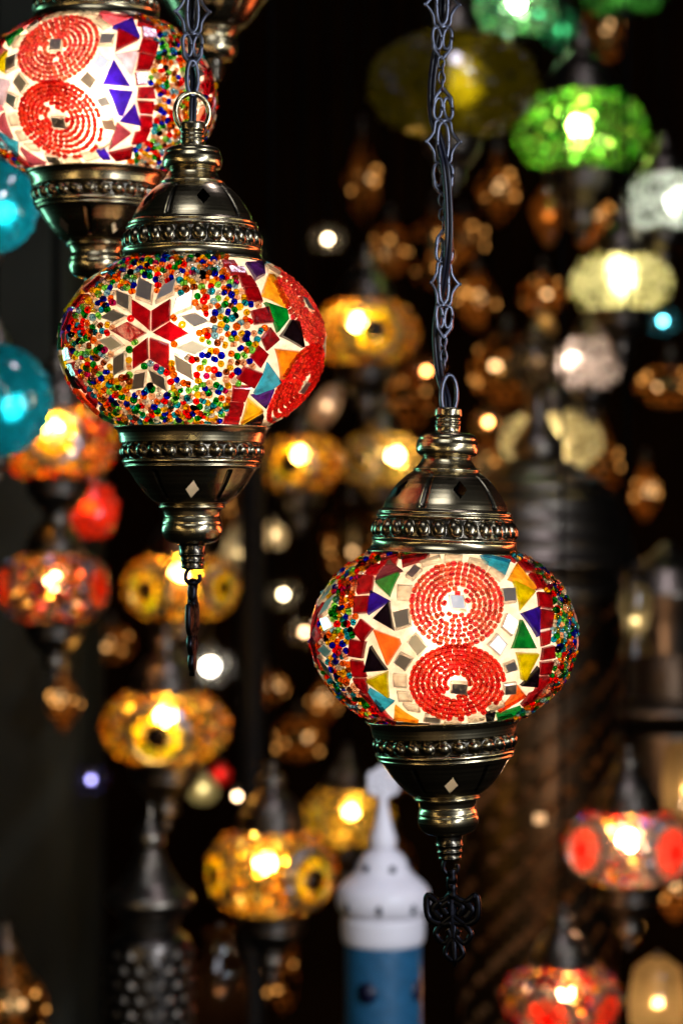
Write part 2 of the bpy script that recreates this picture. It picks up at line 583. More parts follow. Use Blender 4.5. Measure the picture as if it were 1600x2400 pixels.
PH2 = math.radians(5.4)
PH1 = math.radians(-17.5)
cR, cB, cK, cG, cY, cO, cC, cP, cA = (.24, .001, .005), (.025, .006, .42), (.004, .002, .006), (.0, .20, .025), (.62, .60, .0), (.95, .17, .02), (.02, .33, .62), (.09, .006, .03), (.85, .42, .015)
MI, CL = 'mirror', 'clear'
R_POLY = [
    (CL, [(650, 140), (765, 105), (772, 135), (665, 165)]), (CL, [(783, 97), (885, 97), (882, 140), (785, 140)]),
    (CL, [(915, 115), (1025, 140), (1015, 180), (905, 150)]), (CL, [(1030, 165), (1110, 215), (1085, 245), (1012, 195)]),
    (MI, [(575, 215), (630, 155), (670, 180), (615, 240)]), (CL, [(535, 258), (618, 262), (608, 345), (532, 340)]),
    (MI, [(508, 405), (600, 385), (612, 480), (525, 505)]), (MI, [(583, 565), (632, 508), (705, 590), (648, 645)]),
    (MI, [(515, 670), (550, 612), (625, 650), (580, 720)]), (CL, [(510, 730), (585, 735), (590, 805), (515, 800)]),
    (CL, [(530, 825), (600, 830), (615, 880), (540, 878)]), (CL, [(560, 890), (650, 898), (660, 935), (590, 925)]),
    (MI, [(680, 945), (775, 960), (765, 992), (670, 980)]), (CL, [(785, 965), (880, 970), (880, 996), (780, 996)]),
    (CL, [(905, 955), (1000, 940), (1003, 970), (910, 988)]), (CL, [(1015, 905), (1095, 868), (1113, 898), (1030, 935)]),
    (MI, [(1100, 785), (1170, 775), (1165, 835), (1095, 840)]), (MI, [(1098, 680), (1160, 655), (1178, 710), (1115, 730)]),
    (MI, [(1012, 580), (1065, 515), (1122, 575), (1080, 640)]), (MI, [(1085, 485), (1115, 410), (1178, 455), (1145, 535)]),
    (MI, [(1085, 280), (1160, 278), (1170, 355), (1098, 362)]),
    (MI, [(805, 315), (890, 318), (905, 402), (818, 398)]), (MI, [(818, 772), (914, 776), (907, 838), (815, 832)]),
    (cP, [(415, 240), (495, 135), (565, 185)]), (cG, [(415, 247), (548, 197), (492, 325)]), (cB, [(395, 290), (498, 345), (378, 422)]),
    (cK, [(495, 350), (403, 440), (520, 508)]), (cO, [(410, 495), (545, 545), (555, 575), (485, 690)]), (cK, [(395, 580), (355, 725), (485, 712)]),
    (cY, [(370, 765), (485, 718), (492, 858)]), (cC, [(383, 808), (520, 880), (455, 932)]), (cA, [(522, 900), (650, 985), (515, 972)]),
    (cC, [(975, 100), (1140, 140), (1115, 205), (1000, 140)]), (cA, [(1165, 152), (1272, 292), (1122, 230)]),
    (cY, [(1152, 240), (1270, 302), (1190, 398)]), (cB, [(1192, 410), (1292, 372), (1282, 540)]), (cG, [(1190, 442), (1275, 600), (1142, 600)]),
    (cY, [(1168, 618), (1287, 622), (1215, 765), (1195, 765)]), (cK, [(1285, 690), (1280, 802), (1190, 795)]), (cO, [(1180, 795), (1222, 845), (1070, 932)]),
    (cG, [(1060, 945), (1195, 905), (1150, 950), (1065, 975)]), (cK, [(1003, 940), (1058, 930), (1050, 972), (1005, 978)])]
R_BAND_L = [(cR, p) for p in [
    [(555, 120), (710, 98), (690, 125), (560, 165)], [(450, 125), (545, 100), (530, 150), (440, 150)],
    [(372, 185), (400, 150), (460, 155), (425, 205), (365, 208)], [(335, 215), (412, 215), (400, 300), (320, 310)],
    [(308, 322), (385, 318), (375, 410), (300, 415)], [(342, 438), (408, 492), (350, 565), (298, 508)],
    [(285, 545), (370, 560), (352, 652), (275, 640)], [(285, 655), (350, 665), (372, 750), (300, 745)],
    [(298, 752), (368, 758), (382, 835), (318, 800)], [(330, 820), (388, 842), (448, 905), (400, 895)], [(410, 900), (455, 915), (530, 995), (470, 975)]]]
R_BAND_R = [(cR, p) for p in [
    [(1060, 100), (1120, 100), (1168, 142), (1090, 110)], [(1175, 138), (1235, 150), (1275, 195), (1210, 190)],
    [(1235, 202), (1290, 215), (1330, 278), (1280, 288)], [(1280, 297), (1345, 305), (1362, 392), (1290, 378)],
    [(1295, 388), (1362, 400), (1355, 490), (1298, 500)], [(1295, 512), (1350, 497), (1345, 575), (1303, 590)],
    [(1310, 595), (1370, 580), (1372, 650), (1300, 662)], [(1297, 670), (1365, 662), (1345, 735), (1295, 740)],
    [(1292, 748), (1342, 742), (1320, 800), (1265, 828)], [(1240, 838), (1310, 808), (1262, 870), (1192, 898)]]]
S_POLY = [(cR, p) for p in [
    [(443, 283), (540, 345), (538, 455), (440, 372)], [(545, 345), (650, 285), (645, 395), (545, 455)], [(645, 400), (748, 465), (650, 512), (550, 462)],
    [(538, 485), (640, 520), (640, 662), (536, 600)], [(445, 545), (525, 485), (530, 600), (448, 657)], [(332, 452), (420, 402), (520, 462), (432, 512)]]] + [(MI, p) for p in [
    [(480, 170), (562, 210), (548, 315), (458, 280)], [(600, 215), (685, 175), (668, 260), (565, 310)], [(672, 280), (770, 238), (762, 330), (655, 375)],
    [(690, 375), (780, 352), (865, 408), (770, 445)], [(663, 540), (762, 492), (855, 540), (770, 588)], [(662, 562), (768, 622), (775, 715), (672, 660)],
    [(530, 640), (625, 690), (632, 770), (545, 720)], [(455, 665), (525, 650), (515, 750), (440, 762)], [(345, 585), (415, 548), (412, 660), (348, 690)],
    [(268, 500), (335, 470), (405, 530), (340, 565)], [(278, 385), (345, 335), (425, 375), (345, 420)], [(365, 240), (440, 268), (435, 358), (358, 320)]]]
L1_BAND = [(cR, p) for p in [
    [(915, 82), (990, 80), (1010, 108), (925, 108)], [(945, 112), (1040, 115), (1060, 155), (965, 155)], [(1010, 160), (1075, 162), (1112, 218), (1030, 215)],
    [(1035, 222), (1112, 222), (1140, 300), (1055, 295)], [(1075, 345), (1165, 325), (1195, 410), (1095, 420)], [(1175, 430), (1228, 500), (1160, 560), (1128, 490)],
    [(1115, 525), (1170, 575), (1125, 650), (1070, 590)], [(1040, 638), (1140, 675), (1090, 755), (998, 705)], [(980, 742), (1075, 745), (1045, 828), (970, 825)],
    [(960, 832), (1040, 835), (1025, 903), (945, 903)], [(930, 908), (1020, 910), (1000, 975), (915, 970)]]]
L1_TRI = [((.03, .006, .12), [(1045, 90), (1140, 95), (1155, 150), (1100, 185)]), (cA, [(1165, 155), (1190, 160), (1275, 335), (1135, 265), (1140, 230)]),
          (cG, [(1145, 300), (1265, 335), (1278, 390), (1215, 465), (1195, 400)]), (cK, [(1290, 390), (1330, 400), (1350, 545), (1230, 480)]),
          ((.85, .30, .01), [(1205, 545), (1345, 560), (1235, 710)]), (cC, [(1165, 615), (1240, 720), (1200, 755), (1090, 785)]),
          ((.06, .004, .25), [(1075, 795), (1200, 755), (1150, 860)]), ((.75, .50, .01), [(1060, 808), (1145, 875), (1020, 945)]),
          (cK, [(1030, 950), (1145, 895), (1110, 975), (1015, 975)]),
          (CL, [(1150, 100), (1235, 150), (1200, 195), (1170, 150)]), (MI, [(1215, 180), (1270, 215), (1280, 245), (1225, 230)]), (MI, [(1265, 265), (1310, 270), (1330, 345), (1280, 330)]),
          (MI, [(1340, 390), (1375, 410), (1400, 470), (1355, 455)]), (MI, [(1390, 510), (1435, 490), (1435, 585), (1395, 590)]), (MI, [(1320, 625), (1350, 575), (1375, 610), (1345, 655)]),
          (CL, [(1275, 670), (1325, 670), (1290, 740), (1245, 735)]), (MI, [(1195, 780), (1265, 780), (1240, 830), (1175, 830)]), (CL, [(1125, 940), (1225, 900), (1180, 975), (1120, 975)])]

z2 = (700, 1260, 2.306, PH2)
Rp = conv(C2, R_POLY, *z2)
RbL = conv(C2, R_BAND_L, *z2)
RbR = conv(C2, R_BAND_R, *z2)
z1_ = (120, 580, 2.306, PH1)
Sp = conv(C1, S_POLY, *z1_)
Lb = conv(C1, L1_BAND, *z1_)
Lt = conv(C1, L1_TRI, *z1_)
ROS = [((850, 368), (238, 216), 7), ((855, 778), (245, 190), 7)]

BEADPAL = [((.02, .03, .62), 12), ((.85, .02, .015), 10), ((.88, .36, .03), 13), ((.92, .72, .04), 16), ((.02, .42, .07), 9), ((.42, .80, .28), 7),
           ((.06, .50, .66), 9), ((.93, .92, .88), 10), ((.96, .72, .55), 14), ((.42, .17, .05), 6), ((.008, .008, .015), 2.5), ((.60, .03, .30), 3), ((.45, .70, .84), 6)]
PALC = [p[0] for p in BEADPAL]
PALW = np.array([p[1] for p in BEADPAL], float)
PALW /= PALW.sum()


def bead_proto(L=.62, hole=.34, n=10):
    pf = [(hole, L * .82), (.62, L), (.90, L * .72), (1.0, L * .2), (1.0, -L * .2), (.90, -L * .72), (.62, -L), (hole, -L * .82), (hole * .85, 0)]
    m = len(pf)
    vs = [(r * math.cos(2 * PI * k / n), r * math.sin(2 * PI * k / n), z) for (r, z) in pf for k in range(n)]
    fs = []
    for i in range(m):
        j = (i + 1) % m
        for k in range(n):
            k2 = (k + 1) % n
            fs.append((i * n + k, j * n + k, j * n + k2, i * n + k2))
    return np.array(vs), fs


BP = bead_proto(.66, .20)
BPL = bead_proto(1.0, .25, 9)


def put_bead(mb, pos, axis, r, col, proto=None):
    v, f = proto or BP
    z = np.array(axis, float)
    z /= np.linalg.norm(z)
    h = np.array((.3, .5, .81))
    x = np.cross(h, z)
    x /= np.linalg.norm(x)
    y = np.cross(z, x)
    mb.add(pos + r * (v[:, :1] * x + v[:, 1:2] * y + v[:, 2:3] * z), f, col)


def basis(n):
    u = np.cross((0, 0, 1), n)
    u /= np.linalg.norm(u)
    return u, np.cross(n, u)


class Tile:
    def __init__(s, col, pts, dph):
        s.col = col
        P3 = [sph(t, ph + dph) for (t, ph) in pts]
        c = np.mean(P3, axis=0)
        s.n = nrm_at(c)
        rad = 1 / math.sqrt((c[0] / A_) ** 2 + (c[1] / A_) ** 2 + (c[2] / B_) ** 2)
        s.c = c * rad
        s.u, s.v = basis(s.n)
        q = [((p - s.c) @ s.u, (p - s.c) @ s.v) for p in P3]
        ar = sum(a[0] * b[1] - b[0] * a[1] for a, b in zip(q, q[1:] + q[:1]))
        s.q = q if ar > 0 else q[::-1]
        s.rad = max(math.hypot(*p) for p in q)

    def dist(s, p):
        d = p - s.c
        if d @ d > (s.rad + .003) ** 2: return 1
        x, y = d @ s.u, d @ s.v
        best = 1
        for (a, b) in zip(s.q, s.q[1:] + s.q[:1]):
            ex, ey = b[0] - a[0], b[1] - a[1]
            L = math.hypot(ex, ey) + 1e-9
            best = min(best, (ex * (y - a[1]) - ey * (x - a[0])) / L)
        return -best      # negative inside

    def add(s, mb):
        kind = s.col
        h = .0019 + random.uniform(-.0002, .0003)
        inset = .0007 if kind in (MI,) else .0006
        if kind == CL: inset = .0009
        n2 = s.n + .05 * (random.uniform(-1, 1) * s.u + random.uniform(-1, 1) * s.v)
        n2 /= np.linalg.norm(n2)
        cx, cy = np.mean([p[0] for p in s.q]), np.mean([p[1] for p in s.q])

        def ring(ins, hh, mul=1.0):
            o = []
            for (x, y) in s.q:
                dx, dy = x - cx, y - cy
                L = math.hypot(dx, dy)
                k = max(.3, (L - ins * 1.35) / L)
                X, Y = cx + dx * k, cy + dy * k
                sag = -(X * X + Y * Y) / (2 * .075) * (1 if hh < .0005 else 0)
                o.append(s.c + X * s.u + Y * s.v + s.n * (hh + sag) + (n2 - s.n) * 0 + s.n * (-(X * ((n2 @ s.u)) + Y * ((n2 @ s.v)))) * (1 if hh > .0005 else 0))
            return o
        m = len(s.q)
        V = ring(0, -.0006) + ring(.0001, h - .0006) + ring(inset, h)
        Fc = []
        for lv in range(2):
            for k in range(m):
                k2 = (k + 1) % m
                Fc.append((lv * m + k, lv * m + k2, (lv + 1) * m + k2, (lv + 1) * m + k))
        Fc.append(tuple(2 * m + k for k in range(m)))
        if kind == MI:
            mb.add(V, Fc, (.80, .78, .72), [1] * (2 * m) + [0])
        elif kind == CL:
            mb.add(V, Fc, (.86, .85, .76), [1] * (2 * m + 1))
        else:
            j = random.uniform(.75, 1.25)
            mb.add(V, Fc, tuple(min(1, c * j) for c in kind), 0)


def nearglobe(root, which):
    """which: 1 = star side towards the viewer; 2/3 = rosette side"""
    globe = MB()
    tl = math.radians(59)
    prof = [(B_ * math.sin(t), A_ * math.cos(t)) for t in np.linspace(-tl, tl, 56)]
    v, f, _ = lathe(prof, 160)
    globe.add(v, f)
    g = globe.build('glass_globe', M_GROUT, root)
    tiles = {}

    def addp(lst, dph, key=None, cond=None):
        out = []
        for (c, pts) in lst:
            if cond and not cond(pts): continue
            if which == 3 and isinstance(c, tuple) and lst is Rp:
                c = random.choice([cC, (.55, .5, .75), (.75, .12, .22), cY, (.16, .001, .004), cC, cG, (.30, .05, .10), cO, cB])
            T = Tile(c, pts, dph)
            k = key or ('mirror_tile_surround' if c in (MI, CL) else 'triangle_tile_border')
            tm_, pm_ = np.mean([x[0] for x in pts]), np.mean([x[1] for x in pts])
            if k == 'mirror_tile_surround' and lst is Rp and abs(pm_) < .09 and .2 < abs(tm_) < .6: k, pm_ = 'rosette_centre_mirror', tm_
            side = 0 if k == 'star_mosaic' else (1 if pm_ > 0 else 2)
            tiles.setdefault((k, round(dph, 2), side), []).append(T)
            out.append(T)
        return out
    H = PI / 2
    bands = []       # (phi offset of band, tiles)
    if which == 1:
        base = PH1
        addp(Sp, base, 'star_mosaic')
        addp(Lb, base, 'red_tile_band')
        def clear_of_rosette(p):
            m_ = sph(np.mean([x[0] for x in p]), np.mean([x[1] for x in p]) + base)
            for (c, rad, nr) in ROS:
                t_, ph_ = hit(C2, 700 + c[0] / 2.306, 1260 + c[1] / 2.306)
                if np.linalg.norm(m_ - sph(t_, ph_ - PH2 + base + H)) < rad[0] / 2.306 * MM * 1.02: return False
            return True
        addp(Lt, base, cond=clear_of_rosette)
        rosc = [base + H, base - H]
        addp(Rp, base + H, cond=lambda p: np.mean([x[1] for x in p]) > .16 or (abs(np.mean([x[1] for x in p])) < .09 and .2 < abs(np.mean([x[0] for x in p])) < .6))
        addp(RbR, base + H, 'red_tile_band')
        addp(Rp, base - H)
        addp(RbR, base - H, 'red_tile_band')
        addp(RbL, base - H, 'red_tile_band')
        # keep the small things of the star panel's left border
        bl = [(np.mean([x[0] for x in p]), base - H + np.mean([x[1] for x in p])) for _, p in RbR]
        br = [(np.mean([x[0] for x in p]), base + np.mean([x[1] for x in p])) for _, p in Lb]
        panels = [(bl, br)]
        bl2 = [(t, ph + PI) for t, ph in bl]
        panels.append(([(np.mean([x[0] for x in p]), base + H + np.mean([x[1] for x in p])) for _, p in RbR], [(t, base + H + 1.6 * 1 + .1) for t in (-1, 1)]))
    else:
        base = PH2 if which == 2 else math.radians(-13)
        addp(Rp, base)
        addp(RbL, base, 'red_tile_band')
        addp(RbR, base, 'red_tile_band')
        addp(Sp, base - H, 'star_mosaic')
        addp(Sp, base + H, 'star_mosaic')
        rosc = [base]
        bR = [(np.mean([x[0] for x in p]), base + np.mean([x[1] for x in p])) for _, p in RbR]
        bL = [(np.mean([x[0] for x in p]), base + np.mean([x[1] for x in p])) for _, p in RbL]
        panels = [(bR, [(t, base + math.radians(135)) for t in (-1, 1)]), ([(t, base - math.radians(135)) for t in (-1, 1)], bL)]
    for (k, _d, _s), L in tiles.items():
        if not L: continue
        mb = MB()
        for T in L: T.add(mb)
        mirrorish = any(T.col in (MI, CL) for T in L)
        if k == 'star_mosaic':
            mb = MB()
            mt = MB()
            for T in L:
                T.add(mb if T.col in (MI, CL) else mt)
            mb.build('mirror_star_petal_ring', [M_MIRR, M_CLEAR], g, smooth=False)
            mt.build('red_star', [M_TILE], g, smooth=False)
        else:
            mb.build(k, [M_MIRR, M_CLEAR] if mirrorish else [M_TILE], g, smooth=False)
    allT = [T for L in tiles.values() for T in L]
    # rosettes: rings of coral beads
    mirrT = [T for T in allT if T.col in (MI, CL)]
    for pc in rosc:
        for (c, rad, nr) in ROS:
            mb = MB()
            for k in range(nr + 1):
                f_ = 1 - k * .121
                if f_ < .27: break
                N = 80
                ring = []
                for i in range(N):
                    a = 2 * PI * i / N
                    t, ph = hit(C2, 700 + (c[0] + rad[0] * f_ * math.cos(a)) / 2.306, 1260 + (c[1] + rad[1] * f_ * math.sin(a)) / 2.306)
                    ring.append(sph(t, ph - PH2 + pc, .0011))
                ring = np.array(ring)
                seg = np.linalg.norm(np.roll(ring, -1, 0) - ring, axis=1)
                cum = np.concatenate([[0], np.cumsum(seg)])
                step = .0031
                nb = int(cum[-1] / step)
                ph0 = random.random() * step
                for j in range(nb):
                    s_ = ph0 + j * cum[-1] / nb + random.gauss(0, .00012)
                    s_ %= cum[-1]
                    i = min(N - 1, int(np.searchsorted(cum, s_) - 1))
                    w = (s_ - cum[i]) / seg[i]
                    p = ring[i] * (1 - w) + ring[(i + 1) % N] * w
                    if any(T.dist(p) < .0004 for T in mirrT): continue
                    if f_ < .45 and random.random() < .12: continue
                    ax = ring[(i + 1) % N] - ring[i]
                    ax = ax / np.linalg.norm(ax) + .16 * rng.normal(size=3)
                    cc = random.uniform(.75, 1.1)
                    put_bead(mb, p + nrm_at(p) * random.uniform(-.0002, .0003), ax, (random.uniform(.00124, .00146) if c[1] < 500 else random.uniform(.00134, .00154)), (min(1, 1.0 * cc), (.36 if c[1] < 500 else .24) * cc * random.uniform(.75, 1.3), (.33 if c[1] < 500 else .20) * cc), BPL)
            mb.build('coral_bead_rosette', M_CORAL, g)
    # loose mixed beads
    mb = MB()
    cells = {}
    for (L, R_) in panels:
        L = sorted(L)
        R_ = sorted(R_)
        for _ in range(24000):
            z = random.uniform(-.86, .86)
            t = math.asin(z)
            lo = np.interp(t, [x[0] for x in L], [x[1] for x in L])
            hi_ = np.interp(t, [x[0] for x in R_], [x[1] for x in R_])
            ph = random.uniform(lo - .03, hi_ + .03)
            p = sph(t, ph)
            fr = (ph - lo) / (hi_ - lo)
            if which == 1 and .62 < fr < .9 and abs(t) < .45 and random.random() < .45: continue
            key = tuple(int(math.floor(q_ / .0034)) for q_ in p)
            lim = (.0028 if random.random() < .93 else .0022) ** 2
            near = False
            for a_ in (-1, 0, 1):
                for b_ in (-1, 0, 1):
                    for c_ in (-1, 0, 1):
                        for o_ in cells.get((key[0] + a_, key[1] + b_, key[2] + c_), ()):
                            if (o_[0] - p[0]) ** 2 + (o_[1] - p[1]) ** 2 + (o_[2] - p[2]) ** 2 < lim: near = True
            if near: continue
            if any(T.dist(p) < .0013 for T in allT): continue
            cells.setdefault(key, []).append(p)
            r = random.uniform(.0017, .0021)
            n = nrm_at(p)
            ax = rng.normal(size=3)
            ax = ax / np.linalg.norm(ax) * .9 + n * (random.choice((0, .8, 1.4)))
            col = PALC[rng.choice(len(PALC), p=PALW)]
            lift = r * random.uniform(.45, .8)
            put_bead(mb, p + n * lift, ax, r, col)
    o = mb.build('loose_mixed_bead_field', M_BEAD, g)
    o['kind'] = 'stuff'
    return g


def bulb_mesh(r, m, n=14):
    mb = MB()
    prof = [(-2.0 * r, .45 * r), (-1.3 * r, .55 * r), (-.8 * r, .82 * r), (0, r), (.5 * r, .88 * r), (.85 * r, .55 * r), (1.05 * r, .2 * r), (1.1 * r, .01 * r)]
    v, f, _ = lathe(prof, n)
    mb.add(v, f)
    return mb.mesh('bulb', m)


BULB_N = bulb_mesh(.0125, M_BULB)
BULB_3 = bulb_mesh(.0125, m_emit('bulb_bright', (1, .84, .64), 78))


def pendant(root, z, rot, parent=None):
    """black iron hook, short twisted stalk and pierced leaf charm under the cup"""
    mb = MB()
    v, f = tube(catmull([(-.001, 0, z + .001), (-.0032, 0, z - .002), (-.0034, 0, z - .006), (.0002, 0, z - .0085), (.0038, 0, z - .006), (.0036, 0, z - .003)], 6), .0012, 8)
    mb.add(v, f)
    c, s_ = math.cos(rot), math.sin(rot)

    def pl(pts, w, h=.0017):
        p3 = [(x * c, x * s_, z + zz) for (x, zz) in pts]
        v, f = tube(p3, w, 8, nrm=(-s_, c, 0), h=h)
        mb.add(v, f)
    pl(catmull([(.0002, -.0060), (.0014, -.0095), (-.0008, -.013), (.0012, -.0165), (0, -.020)], 6), lambda t: .0024 + .0007 * math.sin(t * 22), .0026)
    for sx in (1, -1):
        pl(catmull([(0, -.018), (.0035 * sx, -.0215), (.008 * sx, -.0225), (.0130 * sx, -.0195), (.0140 * sx, -.026), (.0125 * sx, -.032), (.007 * sx, -.0345), (.001 * sx, -.034)], 8), .0019)
        pl(catmull([(0, -.030), (.0065 * sx, -.035), (.0095 * sx, -.040), (.0055 * sx, -.0445), (.0018 * sx, -.041), (.003 * sx, -.0375)], 8), .0017)
        pl(catmull([(0, -.041), (.004 * sx, -.047), (.0045 * sx, -.051), (.001 * sx, -.054)], 8), .0015)
        pl(catmull([(.0015 * sx, -.0225), (.0055 * sx, -.0255), (.003 * sx, -.0295)], 6), .0022)
        pl(catmull([(.0065 * sx, -.0225), (.0105 * sx, -.027), (.0065 * sx, -.0315)], 6), .0025)
    pl([(0, -.019), (0, -.053), (0, -.057)], lambda t: .0030 - .0022 * t)
    return mb.build('filigree_pendant', M_IRON_D, root)


def near_lamp(center, scale, which, label, cap_rot, cup_rot, cap_tilt, cup_tilt, pend_rot, group):
    root = thing('mosaic_hanging_lamp', label, 'lamp', center, group)
    root.scale = (scale,) * 3
    cap = link('brass_cap', mount_mesh('cap', True, 0), root)
    cap.location = (0, 0, 192 * MM)
    cap.rotation_euler = (0, cap_tilt, cap_rot)
    cup = link('brass_cup', mount_mesh('cup', True, 0), root)
    cup.location = (0, 0, -192 * MM)
    cup.rotation_euler = (0, cup_tilt, cup_rot)
    nearglobe(root, which)
    # ceramic socket and bulb
    mb = MB()
    sk = [(-376, 60), (-372, 70), (-358, 72), (-354, 63), (-342, 62), (-338, 52), (-324, 50), (-320, 38), (-250, 34), (-150, 30), (-149, 1)]
    v, f, _ = lathe([(z * MM, r * MM) for z, r in sk], 32)
    mb.add(v, f)
    mb.build('lamp_socket', M_SOCK, root)
    b = link('bulb', BULB_N if which != 3 else BULB_3, root)
    b.location = (0, 0, .004)
    pendant(cup, -333 * MM, pend_rot)
    return root, cap, cup


LG = 'three nearest mosaic lamps'
lamp1, cap1, cup1 = near_lamp(C1, 1.0, 1, 'beaded mosaic globe lamp in brass mounts with a dark red six-pointed star facing out', math.radians(16), math.radians(3.5), 0, 0, 1.42, LG)
lamp2, cap2, cup2 = near_lamp(C2, 1.0, 2, 'sharp mosaic lamp with two whole coral rosettes stacked, hung on the long pierced chain', math.radians(13), math.radians(3), math.radians(2.0), math.radians(-2.6), -.35, LG)
cap2.scale = (1.04,) * 3
lamp3, cap3, cup3 = near_lamp(C3, .9 * 1.42 / 1.28, 3, 'slightly blurred coral rosette mosaic lamp hanging behind the ring of the star lamp', math.radians(25), math.radians(33), 0, 0, .9, LG)

# hanging hardware of lamp 1: ring, oval link, plates, cord
ztop = 192 * MM
mb = MB()
ring_link(mb, (353) * MM, 41 * MM, 46 * MM, 7 * MM, 0.06)
mb.build('hanging_ring', M_BRASS, cap1)
mb = MB()
z = ztop + 434 * MM
ring_link(mb, z, 14 * MM, 41 * MM, 5.5 * MM, .45)
z += 36 * MM
q = MM / 2.45
zc = z + 290 * q
filigree_plate(mb, zc, .12, 1.0)
zz = zc + 300 * q
for k in range(3):
    ring_link(mb, zz + 26 * q, 17 * q, 34 * q, 6 * q, .3 + 1.3 * (k % 2)); zz += 52 * q
filigree_plate(mb, zz + 310 * q, .12, 1.0)
mb.build('pierced_chain', M_IRON, lamp1)
mb = MB()
cord_tube(mb, [(0, .001, ztop + 318 * MM), (.0003, .001, ztop + 360 * MM), (.0004, .004, ztop + 450 * MM), (-.001, .005, ztop + 560 * MM), (.001, .004, ztop + 760 * MM), (0, .004, ztop + 1300 * MM)], 4.8 * MM)
mb.build('cord', M_CORD, lamp1)

# lamp 2: cap top at 192+330 px; hook ring, then plates
mb = MB()
ring_link(mb, (358) * MM, 20 * MM, 45 * MM, 5.2 * MM, .25)
mb.build('hanging_ring', M_IRON, cap2)
mb = MB()


def L2(x, y):      # photograph pixel on the plane of lamp 2 -> local coordinates
    p = P(x, y, D0) - C2
    return p.x, p.z


pl_c = [(1040, 665, .55, 1.0), (1037, 333, .12, 1.0), (1035, 12, .1, 1.0), (1034, -310, .3, 1.0)]
for i, (x, y, rz, sc) in enumerate(pl_c):
    X, Z = L2(x, y)
    filigree_plate(mb, Z, rz, sc, X)
    for k in range(4):
        lx, lz = L2(x + (-2, 2, -1, 1)[k], y + 134 + 18 * k)
        ring_link(mb, lz, 8 * MM, 14 * MM, 2.6 * MM, .3 + 1.25 * (k % 2), lx)
mb.build('pierced_chain', M_IRON, lamp2)
mb = MB()
cp = []
for (x, y, dy) in [(1048, 985, .0), (1046, 930, .003), (1032, 880, .007), (1024, 800, .009), (1026, 740, .006), (1040, 660, .002), (1048, 600, -.002), (1051, 540, -.004), (1048, 450, -.004),
                   (1040, 380, -.0035), (1028, 322, .002), (1014, 270, .007), (1012, 200, .008), (1020, 130, .008), (1033, 60, .006), (1036, -20, .004), (1030, -200, .006), (1034, -500, .004)]:
    X, Z = L2(x, y)
    cp.append((X, dy, Z))
cord_tube(mb, cp, 5.4 * MM)
mb.build('cord', M_CORD, lamp2)
# lamp 3 hardware
mb = MB()
ring_link(mb, 353 * MM, 42 * MM, 46 * MM, 5.6 * MM, .2)
mb.build('hanging_ring', M_BRASS, cap3)
mb = MB()
cord_tube(mb, [(0, 0, ztop + 320 * MM), (0, .003, ztop + 700 * MM), (0, 0, ztop + 1100 * MM)])
mb.build('cord', M_CORD, lamp3)


# ------------------------------------------------------------------ distant lamps
def far_cord(root, zt, x=0):
    mb = MB()
    v, f = tube([(x, 0, zt), (x, 0, zt + 1.6)], .0022, 6)
    mb.add(v, f)
    mb.build('cord', M_CORDF, root)


def dome_proto(n=8):
    vs, fs = [], []
    rings = [(1, 0), (.87, .5), (.5, .87)]
    for (r, z) in rings:
        for k in range(n):
            vs.append((r * math.cos(2 * PI * k / n), r * math.sin(2 * PI * k / n), z))
    vs.append((0, 0, 1))
    for i in range(2):
        for k in range(n):
            k2 = (k + 1) % n
            fs.append((i * n + k, i * n + k2, (i + 1) * n + k2, (i + 1) * n + k))
    for k in range(n):
        fs.append((2 * n + k, 2 * n + (k + 1) % n, 3 * n))
    return np.array(vs), fs


DV, DF = dome_proto()
_bulbs = {}


def far_bulb(root, r, col, strength, loc=(0, 0, 0), name='bulb'):
    key = (round(r, 4), col, strength)
    if key not in _bulbs:
        mb = MB()
        v, f, _ = lathe([(-r * math.cos(a), max(1e-5, r * math.sin(a))) for a in np.linspace(0, PI, 9)], 12)
        mb.add(v, f)
        _bulbs[key] = mb.mesh('bulb', m_emit('bulb_glow', col, strength))
    b = link(name, _bulbs[key], root)
    b.location = loc
    return b


